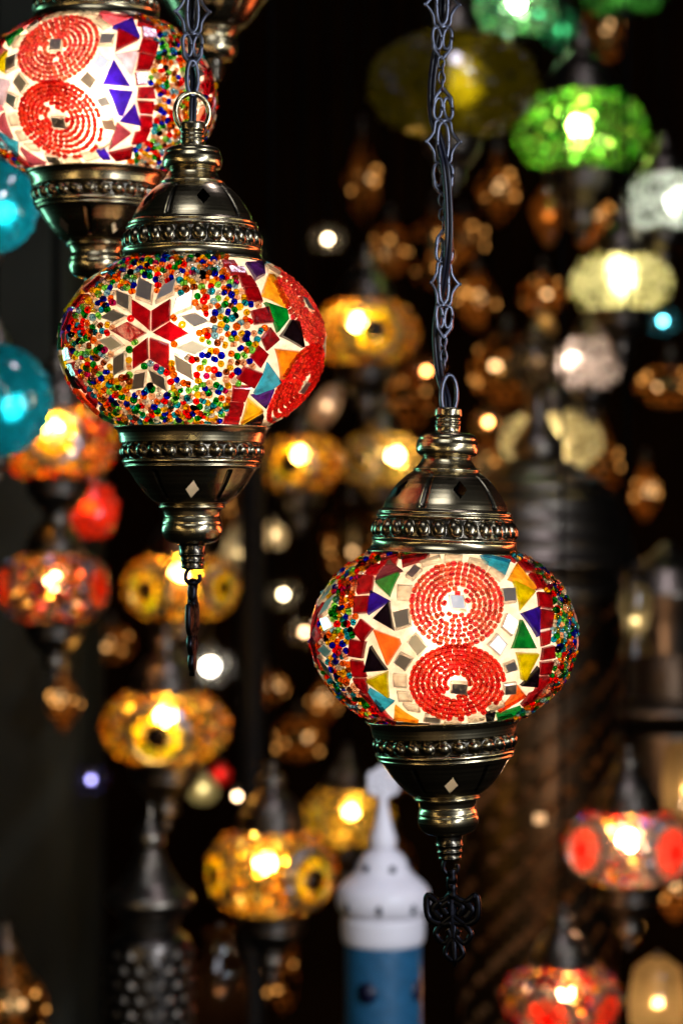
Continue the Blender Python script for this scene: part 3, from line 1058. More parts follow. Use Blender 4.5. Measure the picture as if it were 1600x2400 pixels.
def far_lamp(cx, cy, hw, d, label, pal, shell_col, flowers=(), asp=.72, bulb=(0, 0), bstr=70, bcol=(1, .70, .34), cat='lamp', group=None,
             caps=(True, True), n_beads=460, trans=.34, bead_mm=3.0, name='mosaic_hanging_lamp', cmin=.3, cord=True, cap_s=1.0, tld=58):
    """photograph centre (cx,cy) and half width hw in photograph pixels, distance d"""
    R = hw * d / F
    root = thing(name, label, cat, P(cx, cy, d), group)
    Bz = R * asp
    tl = math.radians(tld)
    if n_beads >= 200:
        shell_col = tuple(c * .20 for c in shell_col)
        bstr *= 3.4
        trans = .42 if trans > .33 else trans * .6
    mb = MB()
    v, f, _ = lathe([(Bz * math.sin(t), R * math.cos(t)) for t in np.linspace(-tl, tl, 22)], 48)
    mb.add(v, f)
    g = mb.build('glass_globe', m_farshell('crackle_glass', shell_col, trans, cmin=cmin, thin=n_beads >= 200), root)
    k = R / A_
    sc = k * cap_s
    if caps[0]:
        c = link('brass_cap', mount_mesh('cap', False, 0), root)
        c.scale = (sc,) * 3
        c.location = (0, 0, Bz * math.sin(tl) * .99)
    if caps[1]:
        c = link('brass_cup', mount_mesh('cup', False, 0), root)
        c.scale = (sc,) * 3
        c.location = (0, 0, -Bz * math.sin(tl) * .99)
    if cord: far_cord(root, Bz * math.sin(tl) + (325 * MM * sc if caps[0] else 0))
    fl = []

    def pt(t, ph, off=0):
        p = np.array((R * math.cos(t) * math.sin(ph), -R * math.cos(t) * math.cos(ph), Bz * math.sin(t)))
        n = np.array((p[0] / R ** 2, p[1] / R ** 2, p[2] / Bz ** 2))
        n /= np.linalg.norm(n)
        return p + n * off, n
    for (ph0, t0, rad, cols) in flowers:
        mb = MB()
        c, n = pt(t0, ph0)
        u, w = basis(n)
        rr = rad * R
        fl.append((c, rr * 1.12))

        def chip(x, y, sx, sy, ang, col, mi=0, hh=.0016):
            ca, sa = math.cos(ang), math.sin(ang)
            q = [(-sx, 0), (0, -sy), (sx, 0), (0, sy)] if mi == 0 else [(-sx, -sy), (sx, -sy), (sx, sy), (-sx, sy)]
            V = []
            for (s_, h_) in ((1.0, -.002), (1.0, hh * .7), (.8, hh)):
                for (a, b) in q:
                    X, Y = x + (a * ca - b * sa) * s_, y + (a * sa + b * ca) * s_
                    pp = c + u * X + w * Y
                    sag = (X * X + Y * Y) / (2 * R)
                    V.append(pp + n * (h_ - sag))
            Fc = [(l * 4 + i, l * 4 + (i + 1) % 4, (l + 1) * 4 + (i + 1) % 4, (l + 1) * 4 + i) for l in (0, 1) for i in range(4)] + [(8, 9, 10, 11)]
            mb.add(V, Fc, col, mi)
        for i in range(6):
            a = PI / 3 * i + .3
            chip(rr * .20 * math.cos(a), rr * .20 * math.sin(a), rr * .24, rr * .15, a, cols[0])
        for i in range(12):
            a = PI / 6 * i + .2
            chip(rr * .56 * math.cos(a), rr * .56 * math.sin(a), rr * .20, rr * .13, a, tuple(min(1, q * random.uniform(.6, 1.2)) for q in cols[1]))
        for i in range(16):
            a = PI / 8 * i
            chip(rr * .92 * math.cos(a), rr * .92 * math.sin(a), rr * .10, rr * .14, a, cols[2], 1)
        mb.build('flower_mosaic', [M_FDOME, M_MIRR2], g, smooth=False)
    if n_beads:
        mb = MB()
        N = 0
        W = np.array([p[1] for p in pal], float)
        W /= W.sum()
        tries = 0
        while N < n_beads and tries < n_beads * 6:
            tries += 1
            t = math.asin(random.uniform(-.84, .84))
            ph = random.uniform(-1.75, 1.75)
            p, n = pt(t, ph)
            if any(np.linalg.norm(p - c) < r_ for c, r_ in fl): continue
            u, w = basis(n)
            r = bead_mm * 1e-3 * random.uniform(.7, 1.35)
            n2 = n + rng.normal(size=3) * .25
            n2 /= np.linalg.norm(n2)
            u, w = basis(n2)
            ci = rng.choice(len(pal), p=W)
            jit = .06 + 1.6 * random.random() ** 2.8
            col = tuple(min(1, x * jit) for x in pal[ci][0])
            hot = random.random() < .11
            if hot:
                r *= 1.45
                col = tuple(min(1, x ** .5) for x in pal[ci][0])
            mb.add(p + n * .0004 + r * (DV[:, :1] * u + DV[:, 1:2] * w + DV[:, 2:3] * n2), DF, col, 1 if hot else 0)
            N += 1
        o = mb.build('glass_bead_coat', [M_FDOME, M_FHOT], g)
        o['kind'] = 'stuff'
    if bstr:
        far_bulb(root, .0095 * max(.7, min(1.4, k * 1.1)), bcol, bstr * 1.3, (bulb[0] * R, 0, bulb[1] * R))
    return root


M_MIRR2 = m_simple('dull_mirror', (.22, .24, .28), .3, 1.0, 100, .2, .2)
GOLD = [((.98, .44, .02), 6), ((1, .66, .05), 5), ((.8, .26, .005), 3), ((1, .88, .4), 1)]
GF = [(.004, .002, .0), (1, .78, .01), (.6, .6, .6)]
GS = (.98, .58, .10)
GG = 'amber mosaic lamps glowing in the blurred background'
s_ = 1.0204
far_lamp(857, 781, 120, 3.1, 'blurred amber lamp with a yellow flower, level with the star lamp', GOLD, GS, [(.17, -.02, .55, GF)], bulb=(-.18, .22), group=GG)
far_lamp(704, 1087, 98, 3.5, 'amber lamp with dark-eyed flower, blurred, just below the coral edge of the star lamp', GOLD, GS, [(-.25, -.05, .60, GF)], bulb=(0, .22), group=GG)
far_lamp(893, 1078, 98, 3.6, 'pale gold beaded lamp half hidden behind the cap of the rosette lamp', [((.9, .6, .12), 5), ((1, .85, .45), 4), ((.25, .14, .02), 3)], (.8, .6, .25), [(-.55, 0, .5, [(.02, .01, 0), (.3, .2, .02), (.5, .5, .5)])], bulb=(.33, .1), group=GG)
far_lamp(424, 1376, 131, 3.0, 'amber lamp with a flower turned sideways, behind the thin hook under the star lamp', GOLD, GS, [(-.62, -.05, .48, GF), (.95, .0, .4, GF)], bulb=(-.02, .22), group=GG, asp=.66)
far_lamp(388, 1704, 145, 2.75, 'large amber lamp, yellow flower facing out, under the leaf charm of the star lamp', GOLD, GS, [(-.07, -.12, .52, GF)], bulb=(0, .18), group=GG, asp=.66)
far_lamp(636, 2042, 148, 2.65, 'amber lamp with its flower turned right, left of the white and blue tower lantern', GOLD, GS, [(.78, -.05, .5, GF), (-1.1, 0, .45, GF)], bulb=(-.1, .12), group=GG, asp=.76)
far_lamp(815, 1914, 102, 3.4, 'small golden lamp with one bright point, behind the tower lantern finial', [((.95, .62, .06), 6), ((1, .8, .25), 4)], (.9, .6, .12), [(-1.0, 0, .4, GF)], bulb=(.05, .1), group=GG, asp=.72)

MULTI = [((.95, .05, .01), 5), ((1, .45, .02), 5), ((1, .8, .1), 3), ((.03, .05, .6), 2), ((.05, .5, .6), 1), ((.9, .8, .7), 2), ((.25, .01, .01), 2)]
far_lamp(136, 1040, 133, 2.55, 'orange and red mosaic lamp with a blazing centre, beside the teal glass globe', [((1, .25, .01), 5), ((.9, .03, .01), 4), ((1, .7, .03), 4), ((.2, .4, .5), 1)], (1, .42, .03), [(.05, .2, .5, [(.3, .6, .6), (1, .8, .05), (.9, .3, .1)])], bulb=(-.08, .28), bstr=150, asp=.70)
far_lamp(128, 1377, 125, 2.65, 'mosaic lamp of red, violet and yellow beads under the orange lamp at the side', MULTI, (.9, .4, .25), [(-1.2, 0, .5, [(.9, .05, .01), (1, .12, .01), (.5, .5, .5)]), (1.15, 0, .5, [(.9, .05, .01), (1, .12, .01), (.5, .5, .5)])], bulb=(.0, .1), bstr=45, asp=.74)
far_lamp(1470, 1985, 143, 2.6, 'red and white mosaic lamp with a blazing bulb, low at the side of the frame', MULTI + [((.9, .02, .01), 8)], (.95, .5, .3), [(.75, 0, .55, [(.9, .02, .01), (.95, .03, .01), (.9, .3, .2)]), (-.95, .05, .5, [(.9, .02, .01), (.95, .04, .01), (.5, .5, .5)])], bulb=(0, .1), bstr=110, bcol=(1, .85, .65), asp=.68, n_beads=260)
far_lamp(1316, 2340, 133, 2.5, 'red and amber mosaic lamp under a dark bell-shaped cap, cut by the bottom edge', MULTI + [((.9, .02, .01), 6)], (.95, .4, .2), [(-.35, -.3, .5, [(.9, .02, .01), (.95, .03, .01), (.9, .3, .2)]), (.85, -.2, .45, [(.5, .02, .01), (.95, .04, .01), (.9, .5, .3)])], bulb=(.1, .1), bstr=70, bcol=(1, .8, .5), asp=.68)

# crackle glass lamps
far_lamp(1361, 311, 153, 3.1, 'bright green crackled glass lamp hanging alone high at the side', [((.35, .85, .12), 4), ((.1, .55, .05), 4), ((.8, .9, .3), 2)], (.22, .62, .07), bulb=(-.03, .1), bstr=75, bcol=(1, .9, .5), asp=.68, n_beads=420, trans=.5, bead_mm=3.2, cmin=.05)
far_lamp(1552, 474, 88, 3.0, 'round white crackled glass lamp cut by the frame edge', [((.8, .85, .75), 1)], (.66, .74, .66), bulb=(.25, .05), bstr=100, bcol=(1, .95, .82), asp=.88, n_beads=120, trans=.035, bead_mm=3.5, cmin=.45)
far_lamp(1454, 664, 120, 3.0, 'pale yellow crackled glass lamp below the white one', [((.9, .85, .4), 1)], (.74, .70, .36), bulb=(0, .12), bstr=85, bcol=(1, .90, .6), asp=.62, n_beads=90, trans=.035, bead_mm=3.5, cmin=.5)
far_lamp(1380, 852, 76, 3.1, 'small pinkish white glass lamp with sparkling points', [((.9, .8, .7), 1)], (.72, .62, .55), bulb=(-.4, .05), bstr=80, bcol=(1, .8, .65), asp=.92, n_beads=110, trans=.06, bead_mm=3, cmin=.3)
far_lamp(1255, 850, 60, 3.3, 'dim clear glass lamp next to the pinkish white lamp', [((.6, .5, .4), 1)], (.2, .16, .12), bulb=(0, .05), bstr=9, bcol=(1, .7, .4), asp=1.0, n_beads=120, trans=.3, bead_mm=3, cmin=.1)
far_lamp(1291, 1034, 122, 3.3, 'cream glass globe lamp glowing behind a dark bronze finial', [((.85, .75, .5), 1)], (.62, .53, .30), bulb=(.0, -.05), bstr=60, bcol=(1, .82, .5), asp=.64, n_beads=40, trans=.03, bead_mm=3.5, cmin=.6)
far_lamp(1206, 12, 92, 3.3, 'green and white glass lamp blazing at the top edge', [((.3, .8, .3), 3), ((.9, .9, .7), 2), ((.02, .4, .25), 3)], (.25, .62, .30), bulb=(.05, .05), bstr=90, bcol=(.95, 1, .7), asp=.95, n_beads=220, trans=.35, bead_mm=3.0, cmin=.1, caps=(True, False))
far_lamp(1315, 70, 42, 3.7, 'small dim green glass lamp between two brighter green ones', [((.03, .4, .2), 3)], (.04, .3, .16), bulb=(0, 0), bstr=16, bcol=(.8, 1, .6), asp=1.3, n_beads=60, trans=.2, bead_mm=3, cmin=.2, caps=(True, False))
far_lamp(1458, -38, 110, 3.2, 'green glass lamp of which only the underside shows at the top edge', [((.1, .6, .1), 3)], (.12, .5, .10), bulb=(0, 0), bstr=22, bcol=(.9, 1, .6), asp=.75, n_beads=150, trans=.2, bead_mm=3, cmin=.2, caps=(False, False), cord=False)
far_lamp(1061, 200, 198, 2.7, 'large olive glass globe with added inner bulb, bead specks for reflections, behind the long chain', [((.5, .45, .02), 1)], (.16, .13, .004), bulb=(.1, .05), bstr=11.0, bcol=(1, .85, .25), asp=.66, n_beads=150, trans=.04, cmin=.5, cap_s=.6, tld=72)  # inner bulb added to light the globe; lit beads stand in for reflections
# teal crackle globes at the left edge, with bulbs added inside to brighten them
for (cx, cy, hw, lab, d, asp) in [(-8, 938, 130, 'teal crackled glass globe with a green glint, lower of the two at the edge', 2.05, 1.03), (-22, 484, 112, 'teal crackled glass globe tucked under the corner mosaic lamp', 1.9, 1.0)]:
    far_lamp(cx, cy, hw, d, lab, [((.02, .5, .6), 1)], (.006, .22, .33), bulb=(.25, -.1), bstr=40.0, bcol=(.55, 1, .8), asp=asp, n_beads=80, trans=.06, bead_mm=1.6, cmin=.35, tld=84, cap_s=.45, group='teal glass globes at the edge')
far_lamp(219, 1199, 56, 2.9, 'plain red glass lamp glowing beside the dark cup of the orange lamp', [((1, .08, .01), 1)], (.95, .05, .01), bulb=(-.1, .2), bstr=32, bcol=(1, .45, .15), asp=1.3, n_beads=40, trans=.15, bead_mm=3, cmin=.4, caps=(True, False))
M_PB = m_brass('pierced_brass', (.13, .08, .028), .33, .5, ring=False, inside=(.75, .40, .09))
M_LAT = m_brass('dark_lattice_bronze', (.06, .042, .026), .4, .5, ring=False, inside=(.4, .2, .08))
PROFS = [[(-1.2, .02), (-1.1, .25), (-.8, .55), (-.35, .92), (0, 1), (.35, .86), (.7, .5), (.95, .28), (1.1, .22)],
         [(-1.0, .3), (-.95, .6), (-.5, .75), (0, .8), (.5, .78), (.9, .74), (1.0, .5), (1.25, .3), (1.5, .12)],
         [(-.75, .1), (-.68, .5), (-.35, .9), (0, 1), (.35, .9), (.62, .62), (.72, .4)],
         [(-1.5, .02), (-1.2, .3), (-.6, .7), (-.2, .82), (.2, .7), (.6, .42), (1.1, .2), (1.5, .1)]]


def pierced_body(root, prof, k, nseg, hole, parent=None, nm='pierced_body', lattice=False):
    mb = MB()
    p = soften(resample([(z * k, r * k) for z, r in prof], 2 * PI * .8 * k * max(r for z, r in prof) / nseg), 1)
    v, f, _ = lathe(p, nseg)
    keep = []
    for i, fc in enumerate(f):
        row, c = divmod(i, nseg)
        if lattice:
            gone = (row + c) % 2 == 0 and (row - c) % 4 != 0 and random.random() < hole
        else:
            gone = row % 2 == 1 and (c + row // 2) % 2 == 0 and random.random() < hole
        if not gone: keep.append(fc)
    mb.add(v, keep)
    return mb.build(nm, M_LAT if lattice else M_PB, parent or root)


M_GLINT = m_emit('glint_emission', (1, .42, .09), 2.2)  # self-lit material that imitates glints on the lanterns


def pierced_lamp(x, y, hw, d, st, pi_, label, bcol=(1, .55, .22)):
    k = hw * d / F * random.uniform(.7, 1.2)
    sz_ = random.uniform(.75, 1.35)
    prof = [(z * sz_, r) for z, r in PROFS[pi_]]
    root = thing('pierced_brass_lantern', label, 'lantern', P(x, y, d), 'small pierced brass lanterns deep in the shop')
    pierced_body(root, prof, k, 22 + 2 * (x % 4), .8)
    zt = max(z for z, r in prof) * k
    mb = MB()
    v, f, _ = lathe(soften(resample([(zt - .004, .30 * k), (zt, .34 * k), (zt + .15 * k, .22 * k), (zt + .3 * k, .1 * k), (zt + .5 * k, .13 * k), (zt + .6 * k, .02 * k)], .1 * k), 1), 20)
    mb.add(v, f)
    mb.build('lid', M_BRASS_D, root)
    if d > 3.8: far_cord(root, zt + .55 * k)
    far_bulb(root, .011, bcol, round(1 + st * .022, 1), (.3 * k * math.sin(x), .2 * k, .05 * k))
    # small glowing domes added on the brass in place of warm glints
    for i in range(5 + x % 4):
        mb = MB()
        zz_ = random.uniform(-.55, .6)
        rr_ = np.interp(zz_, [q_[0] for q_ in prof], [q_[1] for q_ in prof])
        th = random.uniform(-1.3, 1.3)
        n_ = np.array((math.sin(th), -math.cos(th), .0))
        p_ = np.array((rr_ * k * n_[0], rr_ * k * n_[1], zz_ * k))
        u_, w_ = basis(n_)
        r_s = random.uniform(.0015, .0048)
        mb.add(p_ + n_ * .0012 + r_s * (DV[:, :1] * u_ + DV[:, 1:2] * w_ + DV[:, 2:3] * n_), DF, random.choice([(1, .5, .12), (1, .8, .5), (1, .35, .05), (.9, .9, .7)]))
        mb.build('glint_dome', M_GLINT, root)
    return root


for a_ in [
        (1115, 700, 70, 4.2, 120, 0, 'onion shaped pierced lantern just right of the middle of the long chain'),
        (1186, 868, 82, 4.1, 260, 2, 'squat pierced lantern glowing orange above the peach bulb by the rosette lamp'),
        (1128, 1100, 76, 4.4, 260, 1, 'pierced lantern peeping out beside the shoulder of the rosette lamp cap'),
        (915, 590, 72, 4.3, 70, 1, 'drum shaped pierced lantern above the yellow flower lamp'),
        (1165, 440, 70, 4.2, 120, 3, 'slim pierced lantern between the olive globe and the teardrop lamp'),
        (1570, 905, 74, 4.0, 160, 2, 'squat pierced lantern at the side edge below the cyan bulb'),
        (1510, 1150, 56, 4.3, 120, 3, 'slim pierced lantern right of the big bronze lid'),
        (630, 1610, 60, 4.3, 80, 0, 'onion shaped pierced lantern beside the black pole, right of the white bulb'),
        (965, 1800, 84, 4.1, 110, 1, 'drum shaped pierced lantern between the tower finial and the rosette lamp cup'),
        (1120, 1850, 66, 4.4, 80, 0, 'onion pierced lantern right of the knob of the rosette lamp'),
        (262, 1510, 64, 4.2, 100, 2, 'squat pierced lantern left of the white bulb, above the large amber lamp'),
        (560, 1190, 60, 4.4, 90, 3, 'slim pierced lantern behind the cup knob of the star lamp'),
        (1460, 2170, 60, 3.9, 140, 1, 'drum shaped pierced lantern between the two red mosaic lamps'),
        (700, 1730, 60, 4.4, 90, 2, 'squat pierced lantern above the golden lamp by the tower finial'),
        (850, 420, 56, 4.5, 50, 3, 'slim pierced lantern in the dark left of the long chain, near the top'),
        (1020, 600, 66, 4.5, 100, 1, 'drum pierced lantern directly behind the long chain'),
        (1395, 500, 60, 4.2, 200, 3, 'slim pierced lantern below the bright green lamp, beside the white one'),
        (960, 930, 60, 4.6, 220, 0, 'onion pierced lantern left of the oval link of the long chain'),
        (1085, 560, 50, 4.7, 120, 2, 'small squat pierced lantern close to the right of the chain cord'),
        (1330, 420, 46, 4.6, 140, 0, 'small onion pierced lantern touching the underside of the bright green lamp'),
        (820, 1300, 70, 4.5, 110, 1, 'drum pierced lantern in the dark gap left of the rosette lamp globe'),
        (760, 1640, 62, 4.6, 90, 3, 'slim pierced lantern left below the rosette lamp globe'),
        (1530, 560, 60, 4.4, 130, 2, 'squat pierced lantern under the round white lamp'),
        (1270, 690, 62, 4.4, 200, 0, 'onion pierced lantern left of the pale yellow lamp'),
        (1420, 60, 70, 4.3, 120, 1, 'drum pierced lantern between green lamps at the top'),
        (1400, 1080, 60, 4.5, 110, 3, 'slim pierced lantern right of the cream globe lamp'),
        (1580, 2080, 70, 3.6, 160, 0, 'onion pierced lantern right above the corner shade'),
        (150, 1640, 60, 3.2, 40, 3, 'slim pierced lantern in front of the grey pillar, under the beaded lamp'),
        (15, 2360, 90, 2.9, 60, 0, 'onion pierced lantern with golden holes in the bottom corner by the pillar'),
        (905, 2080, 84, 4.0, 50, 1, 'drum pierced lantern behind the dome of the tower lantern'),
        (1150, 2120, 80, 4.2, 60, 2, 'squat pierced lantern right of the dark leaf charm'),
        (640, 2280, 90, 3.6, 40, 1, 'drum pierced lantern under the amber lamp with the turned flower')]:
    pierced_lamp(*a_)

# small frosted bulbs and shades
BL = [(768, 560, 25, 'bare white bulb with a warm halo in the dark above the amber lamps', (1, .84, .62), 9), (998, 869, 20, 'small peach bulb next to the oval link of the long chain', (1, .5, .2), 5),
      (1143, 989, 21, 'small peach bulb right of the neck of the rosette lamp cap', (1, .55, .22), 6), (664, 1393, 26, 'white bulb right of the black pole, above a dimmer one', (1, .86, .62), 8),
      (714, 1481, 19, 'dimmer cream bulb right of the black pole', (1, .72, .42), 3), (492, 1562, 36, 'large white frosted bulb shining above the largest amber lamp', (1, .93, .82), 6),
      (214, 1827, 25, 'lavender blue bulb low beside the grey pillar', (.55, .52, 1), 2.2), (1552, 752, 20, 'cyan bulb shining near the side edge', (.3, .9, 1), 4),
      (556, 1866, 13, 'tiny peach bulb beside the cream shade', (1, .62, .35), 2.5)]
for (x, y, r, lab, col, st) in BL:
    d = 3.4
    R = max(.004, (r - 19) * d / F)
    root = thing('hanging_bulb', lab, 'bulb', P(x, y, d), 'single bulbs in the background')
    far_bulb(root, R, col, st * 4 * (2.2 if r < 23 else 1.4), name='glass_bulb')
    if r > 18:
        mb = MB()
        H_ = R * 1.3 + .016
        v, f, _ = lathe([(-H_ * math.cos(a), max(1e-5, H_ * 1.25 * math.sin(a))) for a in np.linspace(.35, PI - .5, 12)], 24)
        mb.add(v, f)
        mb.build('clear_glass_shade', m_farshell('rippled_glass', tuple(.5 * q for q in col), .80, crack=120, cmin=.1, thin=True), root)
    mb = MB()
    v, f, _ = lathe([(-R * 3.6, R * .1), (-R * 3.6, R * .6), (-R * .9, R * .6), (-R * .9, R * .1)], 12)
    v = [(a, b, -c) for (a, b, c) in v]
    mb.add(v, f)
    mb.build('bulb_socket', M_BRASS_D, root)
    far_cord(root, R * 3.6)


def shade(pts, x, y, d, sc, label, col, bstr, bcol=(1, .8, .5), group=None, tilt=0):
    """small frosted glass shade from a profile (z,r) in px"""
    root = thing('glass_shade_lamp', label, 'lamp', P(x, y, d), group)
    root.rotation_euler = (0, tilt, 0)
    k = d / F * sc
    mb = MB()
    v, f, _ = lathe(soften(resample([(z * k, r * k) for z, r in pts], 6 * k), 2), 32)
    mb.add(v, f)
    mb.build('glass_shade', m_farshell('frosted_glass', col, .06, crack=25, cmin=.85), root)
    zs = [p[0] for p in pts]
    bstr = round(bstr * 1.6 * (max(p[1] for p in pts) / 36) ** 2, 1)
    far_bulb(root, 7 * k, bcol, bstr, (0, 0, (min(zs) + max(zs)) / 2 * k))
    mb = MB()
    v, f, _ = lathe([(max(zs) * k - .001, 6 * k), (max(zs) * k, 9 * k), (max(zs) * k + 12 * k, 8 * k), (max(zs) * k + 14 * k, 1 * k)], 16)
    mb.add(v, f)
    mb.build('shade_holder', M_BRASS_D, root)
    return root


TUL = [(-34, 8), (-33, 22), (-20, 34), (0, 38), (18, 30), (34, 12), (36, 8)]
shade([(-75, 40), (-60, 52), (-20, 46), (30, 24), (62, 9)], 560, 1292, 3.5, 1.15, 'cream cone shade partly cut off by the black pole', (.85, .72, .48), 8, group='frosted glass shades')
shade(TUL, 640, 1255, 3.3, .95, 'tulip shade just right of the black pole', (.8, .66, .45), 14, group='frosted glass shades')
shade(TUL, 476, 1850, 3.2, 1.0, 'cream yellow shade below the largest amber lamp', (.8, .75, .42), 7, group='frosted glass shades')
shade(TUL, 516, 1815, 3.6, .7, 'small red shade behind the cream yellow one', (.9, .04, .03), 8, (1, .4, .3), group='frosted glass shades')
shade([(-50, 10), (-45, 25), (0, 30), (45, 22), (52, 8)], 765, 952, 3.4, 1.0, 'peach oblong shade leaning between the star lamp and the gold lamps', (.85, .60, .45), 11, tilt=.5, group='frosted glass shades')
shade([(-85, 40), (-80, 38), (-40, 24), (-10, 30), (30, 40), (70, 36), (85, 20)], 1488, 1452, 2.8, .98, 'cream waisted glass vase lamp glowing right of the rosette lamp', (.80, .68, .42), 9, group='frosted glass shades')
shade([(-120, 40), (-110, 60), (0, 64), (100, 56), (125, 20)], 1610, 1852, 2.75, .95, 'tall cream shade cut by the side edge above the red lamp', (.85, .60, .32), 14, (1, .7, .35), group='frosted glass shades')
shade([(-120, 40), (-110, 66), (0, 72), (80, 60), (110, 20)], 1540, 2345, 2.7, .95, 'warm cream shade glowing in the bottom corner', (.9, .62, .32), 18, (1, .7, .35), group='frosted glass shades')
shade([(-60, 4), (-50, 14), (0, 34), (20, 36), (40, 24), (62, 6)], 1285, 505, 3.3, 1.25, 'amber brown teardrop lamp under the bright green lamp', (.36, .14, .03), 8, (1, .6, .25), group='frosted glass shades')
shade(TUL, 1378, 555, 3.5, .8, 'tiny orange shade between teardrop and yellow lamp', (.5, .2, .06), 8, (1, .6, .25), group='frosted glass shades')
shade(TUL, 1395, 735, 3.2, .9, 'peach shade tucked under the pale yellow lamp', (.6, .45, .22), 9, (1, .7, .35), group='frosted glass shades')
shade([(-40, 6), (-34, 16), (0, 20), (34, 14), (40, 6)], 1278, 752, 3.2, .95, 'slim gold shade leaning above the dim clear lamp', (.6, .4, .16), 10, (1, .7, .35), tilt=-.5, group='frosted glass shades')


# ------------------------------------------------------------------ bronze lanterns
def pierced_mat(name, col, glow, scale=46):
    m, nt, out = mat(name)
    tc = node(nt, 'ShaderNodeTexCoord')
    vo = node(nt, 'ShaderNodeTexVoronoi', {'Vector': tc.outputs['Object'], 'Scale': scale})
    b = node(nt, 'ShaderNodeBsdfPrincipled', {'Base Color': col, 'Metallic': .9, 'Roughness': .4})
    bp = node(nt, 'ShaderNodeBump', {'Height': vo.outputs['Distance'], 'Strength': .5, 'Distance': .002})
    nt.links.new(bp.outputs[0], b.inputs['Normal'])
    tp = node(nt, 'ShaderNodeBsdfTransparent')
    r = node(nt, 'ShaderNodeMath', {0: vo.outputs['Distance'], 1: glow}, operation='LESS_THAN')
    nt.links.new(mix(nt, r.outputs[0], b.outputs[0], tp.outputs[0]), out.inputs[0])
    return m


M_PIERCE = pierced_mat('pierced_bronze', (.10, .06, .035, 1), .16, 85)
M_INNER = m_simple('amber_liner', (.22, .10, .04), .7, 0, 30, .1)


def lantern(x, ytop, d, sc, label, parts, group=None, body_glow=3.0, mats=None):
    """stack of turned parts: (name, [(dy px downward, r px)], material, child of previous?)"""
    root = thing('bronze_lantern', label, 'lantern', P(x, ytop, d), group)
    k = d / F * sc
    last = None
    for (nm, pr, mt, sub) in parts:
        mb = MB()
        p = [(-dy * k, r * k) for dy, r in pr]
        v, f, _ = lathe(soften(resample(p, 5 * k), 2), 48, fn=(lambda th, z, r: r * (1 + .03 * abs(math.sin(th * 8)))) if nm == 'ribbed_dome' else None)
        mb.add(v, f)
        o = mb.build(nm, mt, last if sub else root)
        if not sub: last = o
    return root, k


r_, k_ = lantern(1260, 925, 2.95, 1.0, 'huge dark bronze lantern with ringed finial and domed lid, behind the rosette lamp', [
    ('lid', [(150, 60), (172, 104), (178, 112), (184, 108), (206, 156), (216, 166), (222, 160), (238, 180), (246, 192), (254, 186), (290, 196), (298, 206), (306, 200), (336, 212), (344, 222), (352, 214), (380, 226), (392, 240), (405, 232), (420, 204), (440, 195)], M_BRASS_D, False),
    ('finial', [(0, 3), (10, 14), (22, 14), (32, 20), (60, 24), (84, 40), (105, 56), (125, 60), (146, 58), (156, 44), (166, 56), (180, 58), (192, 70), (200, 96)], M_BRASS_D, True),
    ('band', [(438, 196), (446, 214), (450, 220), (470, 220), (478, 206), (486, 212), (494, 204)], M_BRASS_D, False)])
pierced_body(r_, [(-1560, 184), (-1300, 184), (-1100, 186), (-900, 190), (-700, 200), (-520, 208), (-490, 200)], k_, 52, .9, lattice=True)
far_bulb(r_, .012, (1, .55, .25), 1.8, (0, 0, -650 * k_))
far_bulb(r_, .012, (1, .55, .25), 1.5, (0, 0, -1000 * k_))
r_, k_ = lantern(1560, 1270, 3.05, 1.0, 'dark bronze lantern with broad flat tray, cut by the side edge', [
    ('lid', [(0, 8), (30, 40), (60, 95), (120, 125), (190, 100), (260, 85)], M_BRASS_D, False),
    ('tray', [(360, 100), (370, 240), (380, 262), (392, 258), (420, 215), (430, 100)], M_BRASS_D, False),
    ('pierced_body', [(262, 84), (300, 92), (360, 96)], M_PIERCE, False), ('base', [(428, 100), (440, 150), (600, 120), (640, 90)], M_BRASS_D, False)])
r_, k_ = lantern(352, 1880, 2.3, 1.0, 'dark bronze lantern with diamond-embossed body, standing low beside the grey pillar', [
    ('lid', [(120, 34), (150, 46), (190, 70), (215, 98), (232, 104), (245, 98), (262, 74), (300, 66)], M_BRASS_D, False),
    ('finial', [(0, 2), (14, 7), (30, 10), (56, 22), (72, 34), (96, 36), (108, 24), (120, 34)], M_BRASS_D, True),
    ('embossed_body', [(300, 66), (318, 92), (360, 100), (540, 100), (640, 96)], m_brass('embossed_bronze', (.10, .085, .075), .32, .5), False)])
# diamonds embossed on its body
mb = MB()
for row in range(7):
    for c in range(16):
        th = 2 * PI * (c + .5 * (row % 2)) / 16
        rr = 100 * k_
        p = np.array((rr * math.sin(th), -rr * math.cos(th), -(350 + row * 34) * k_))
        n = np.array((math.sin(th), -math.cos(th), 0))
        u = np.cross((0, 0, 1), n)
        w_, h_ = 17 * k_, 17 * k_
        V = [p - u * w_, p - np.array((0, 0, h_)), p + u * w_, p + np.array((0, 0, h_)), p + n * 9 * k_]
        mb.add(V, [(0, 1, 4), (1, 2, 4), (2, 3, 4), (3, 0, 4)])
bodyo = [o for o in r_.children if o.name.startswith('embossed_body')][0]
mb.build('diamond_relief', M_BRASS_D, bodyo, smooth=False)
shade([(-190, 55), (-150, 70), (-40, 74), (20, 66), (60, 44), (90, 38), (120, 40)], 515, 2290, 2.5, .95, 'brown glass jar lamp with a weak bulb inside, right of the embossed lantern', (.13, .075, .04), 2.0, (1, .6, .3))  # a weak bulb inside tints the brown glass
r_, k_ = lantern(1330, 2120, 2.45, .9, 'bare dark bell cap hanging in front of the wall above the lowest red lamp', [
    ('bell', [(0, 3), (8, 9), (26, 10), (30, 24), (44, 30), (52, 22), (66, 44), (96, 62), (120, 70), (128, 66)], M_BRASS_D, False)]) if False else (None, None)
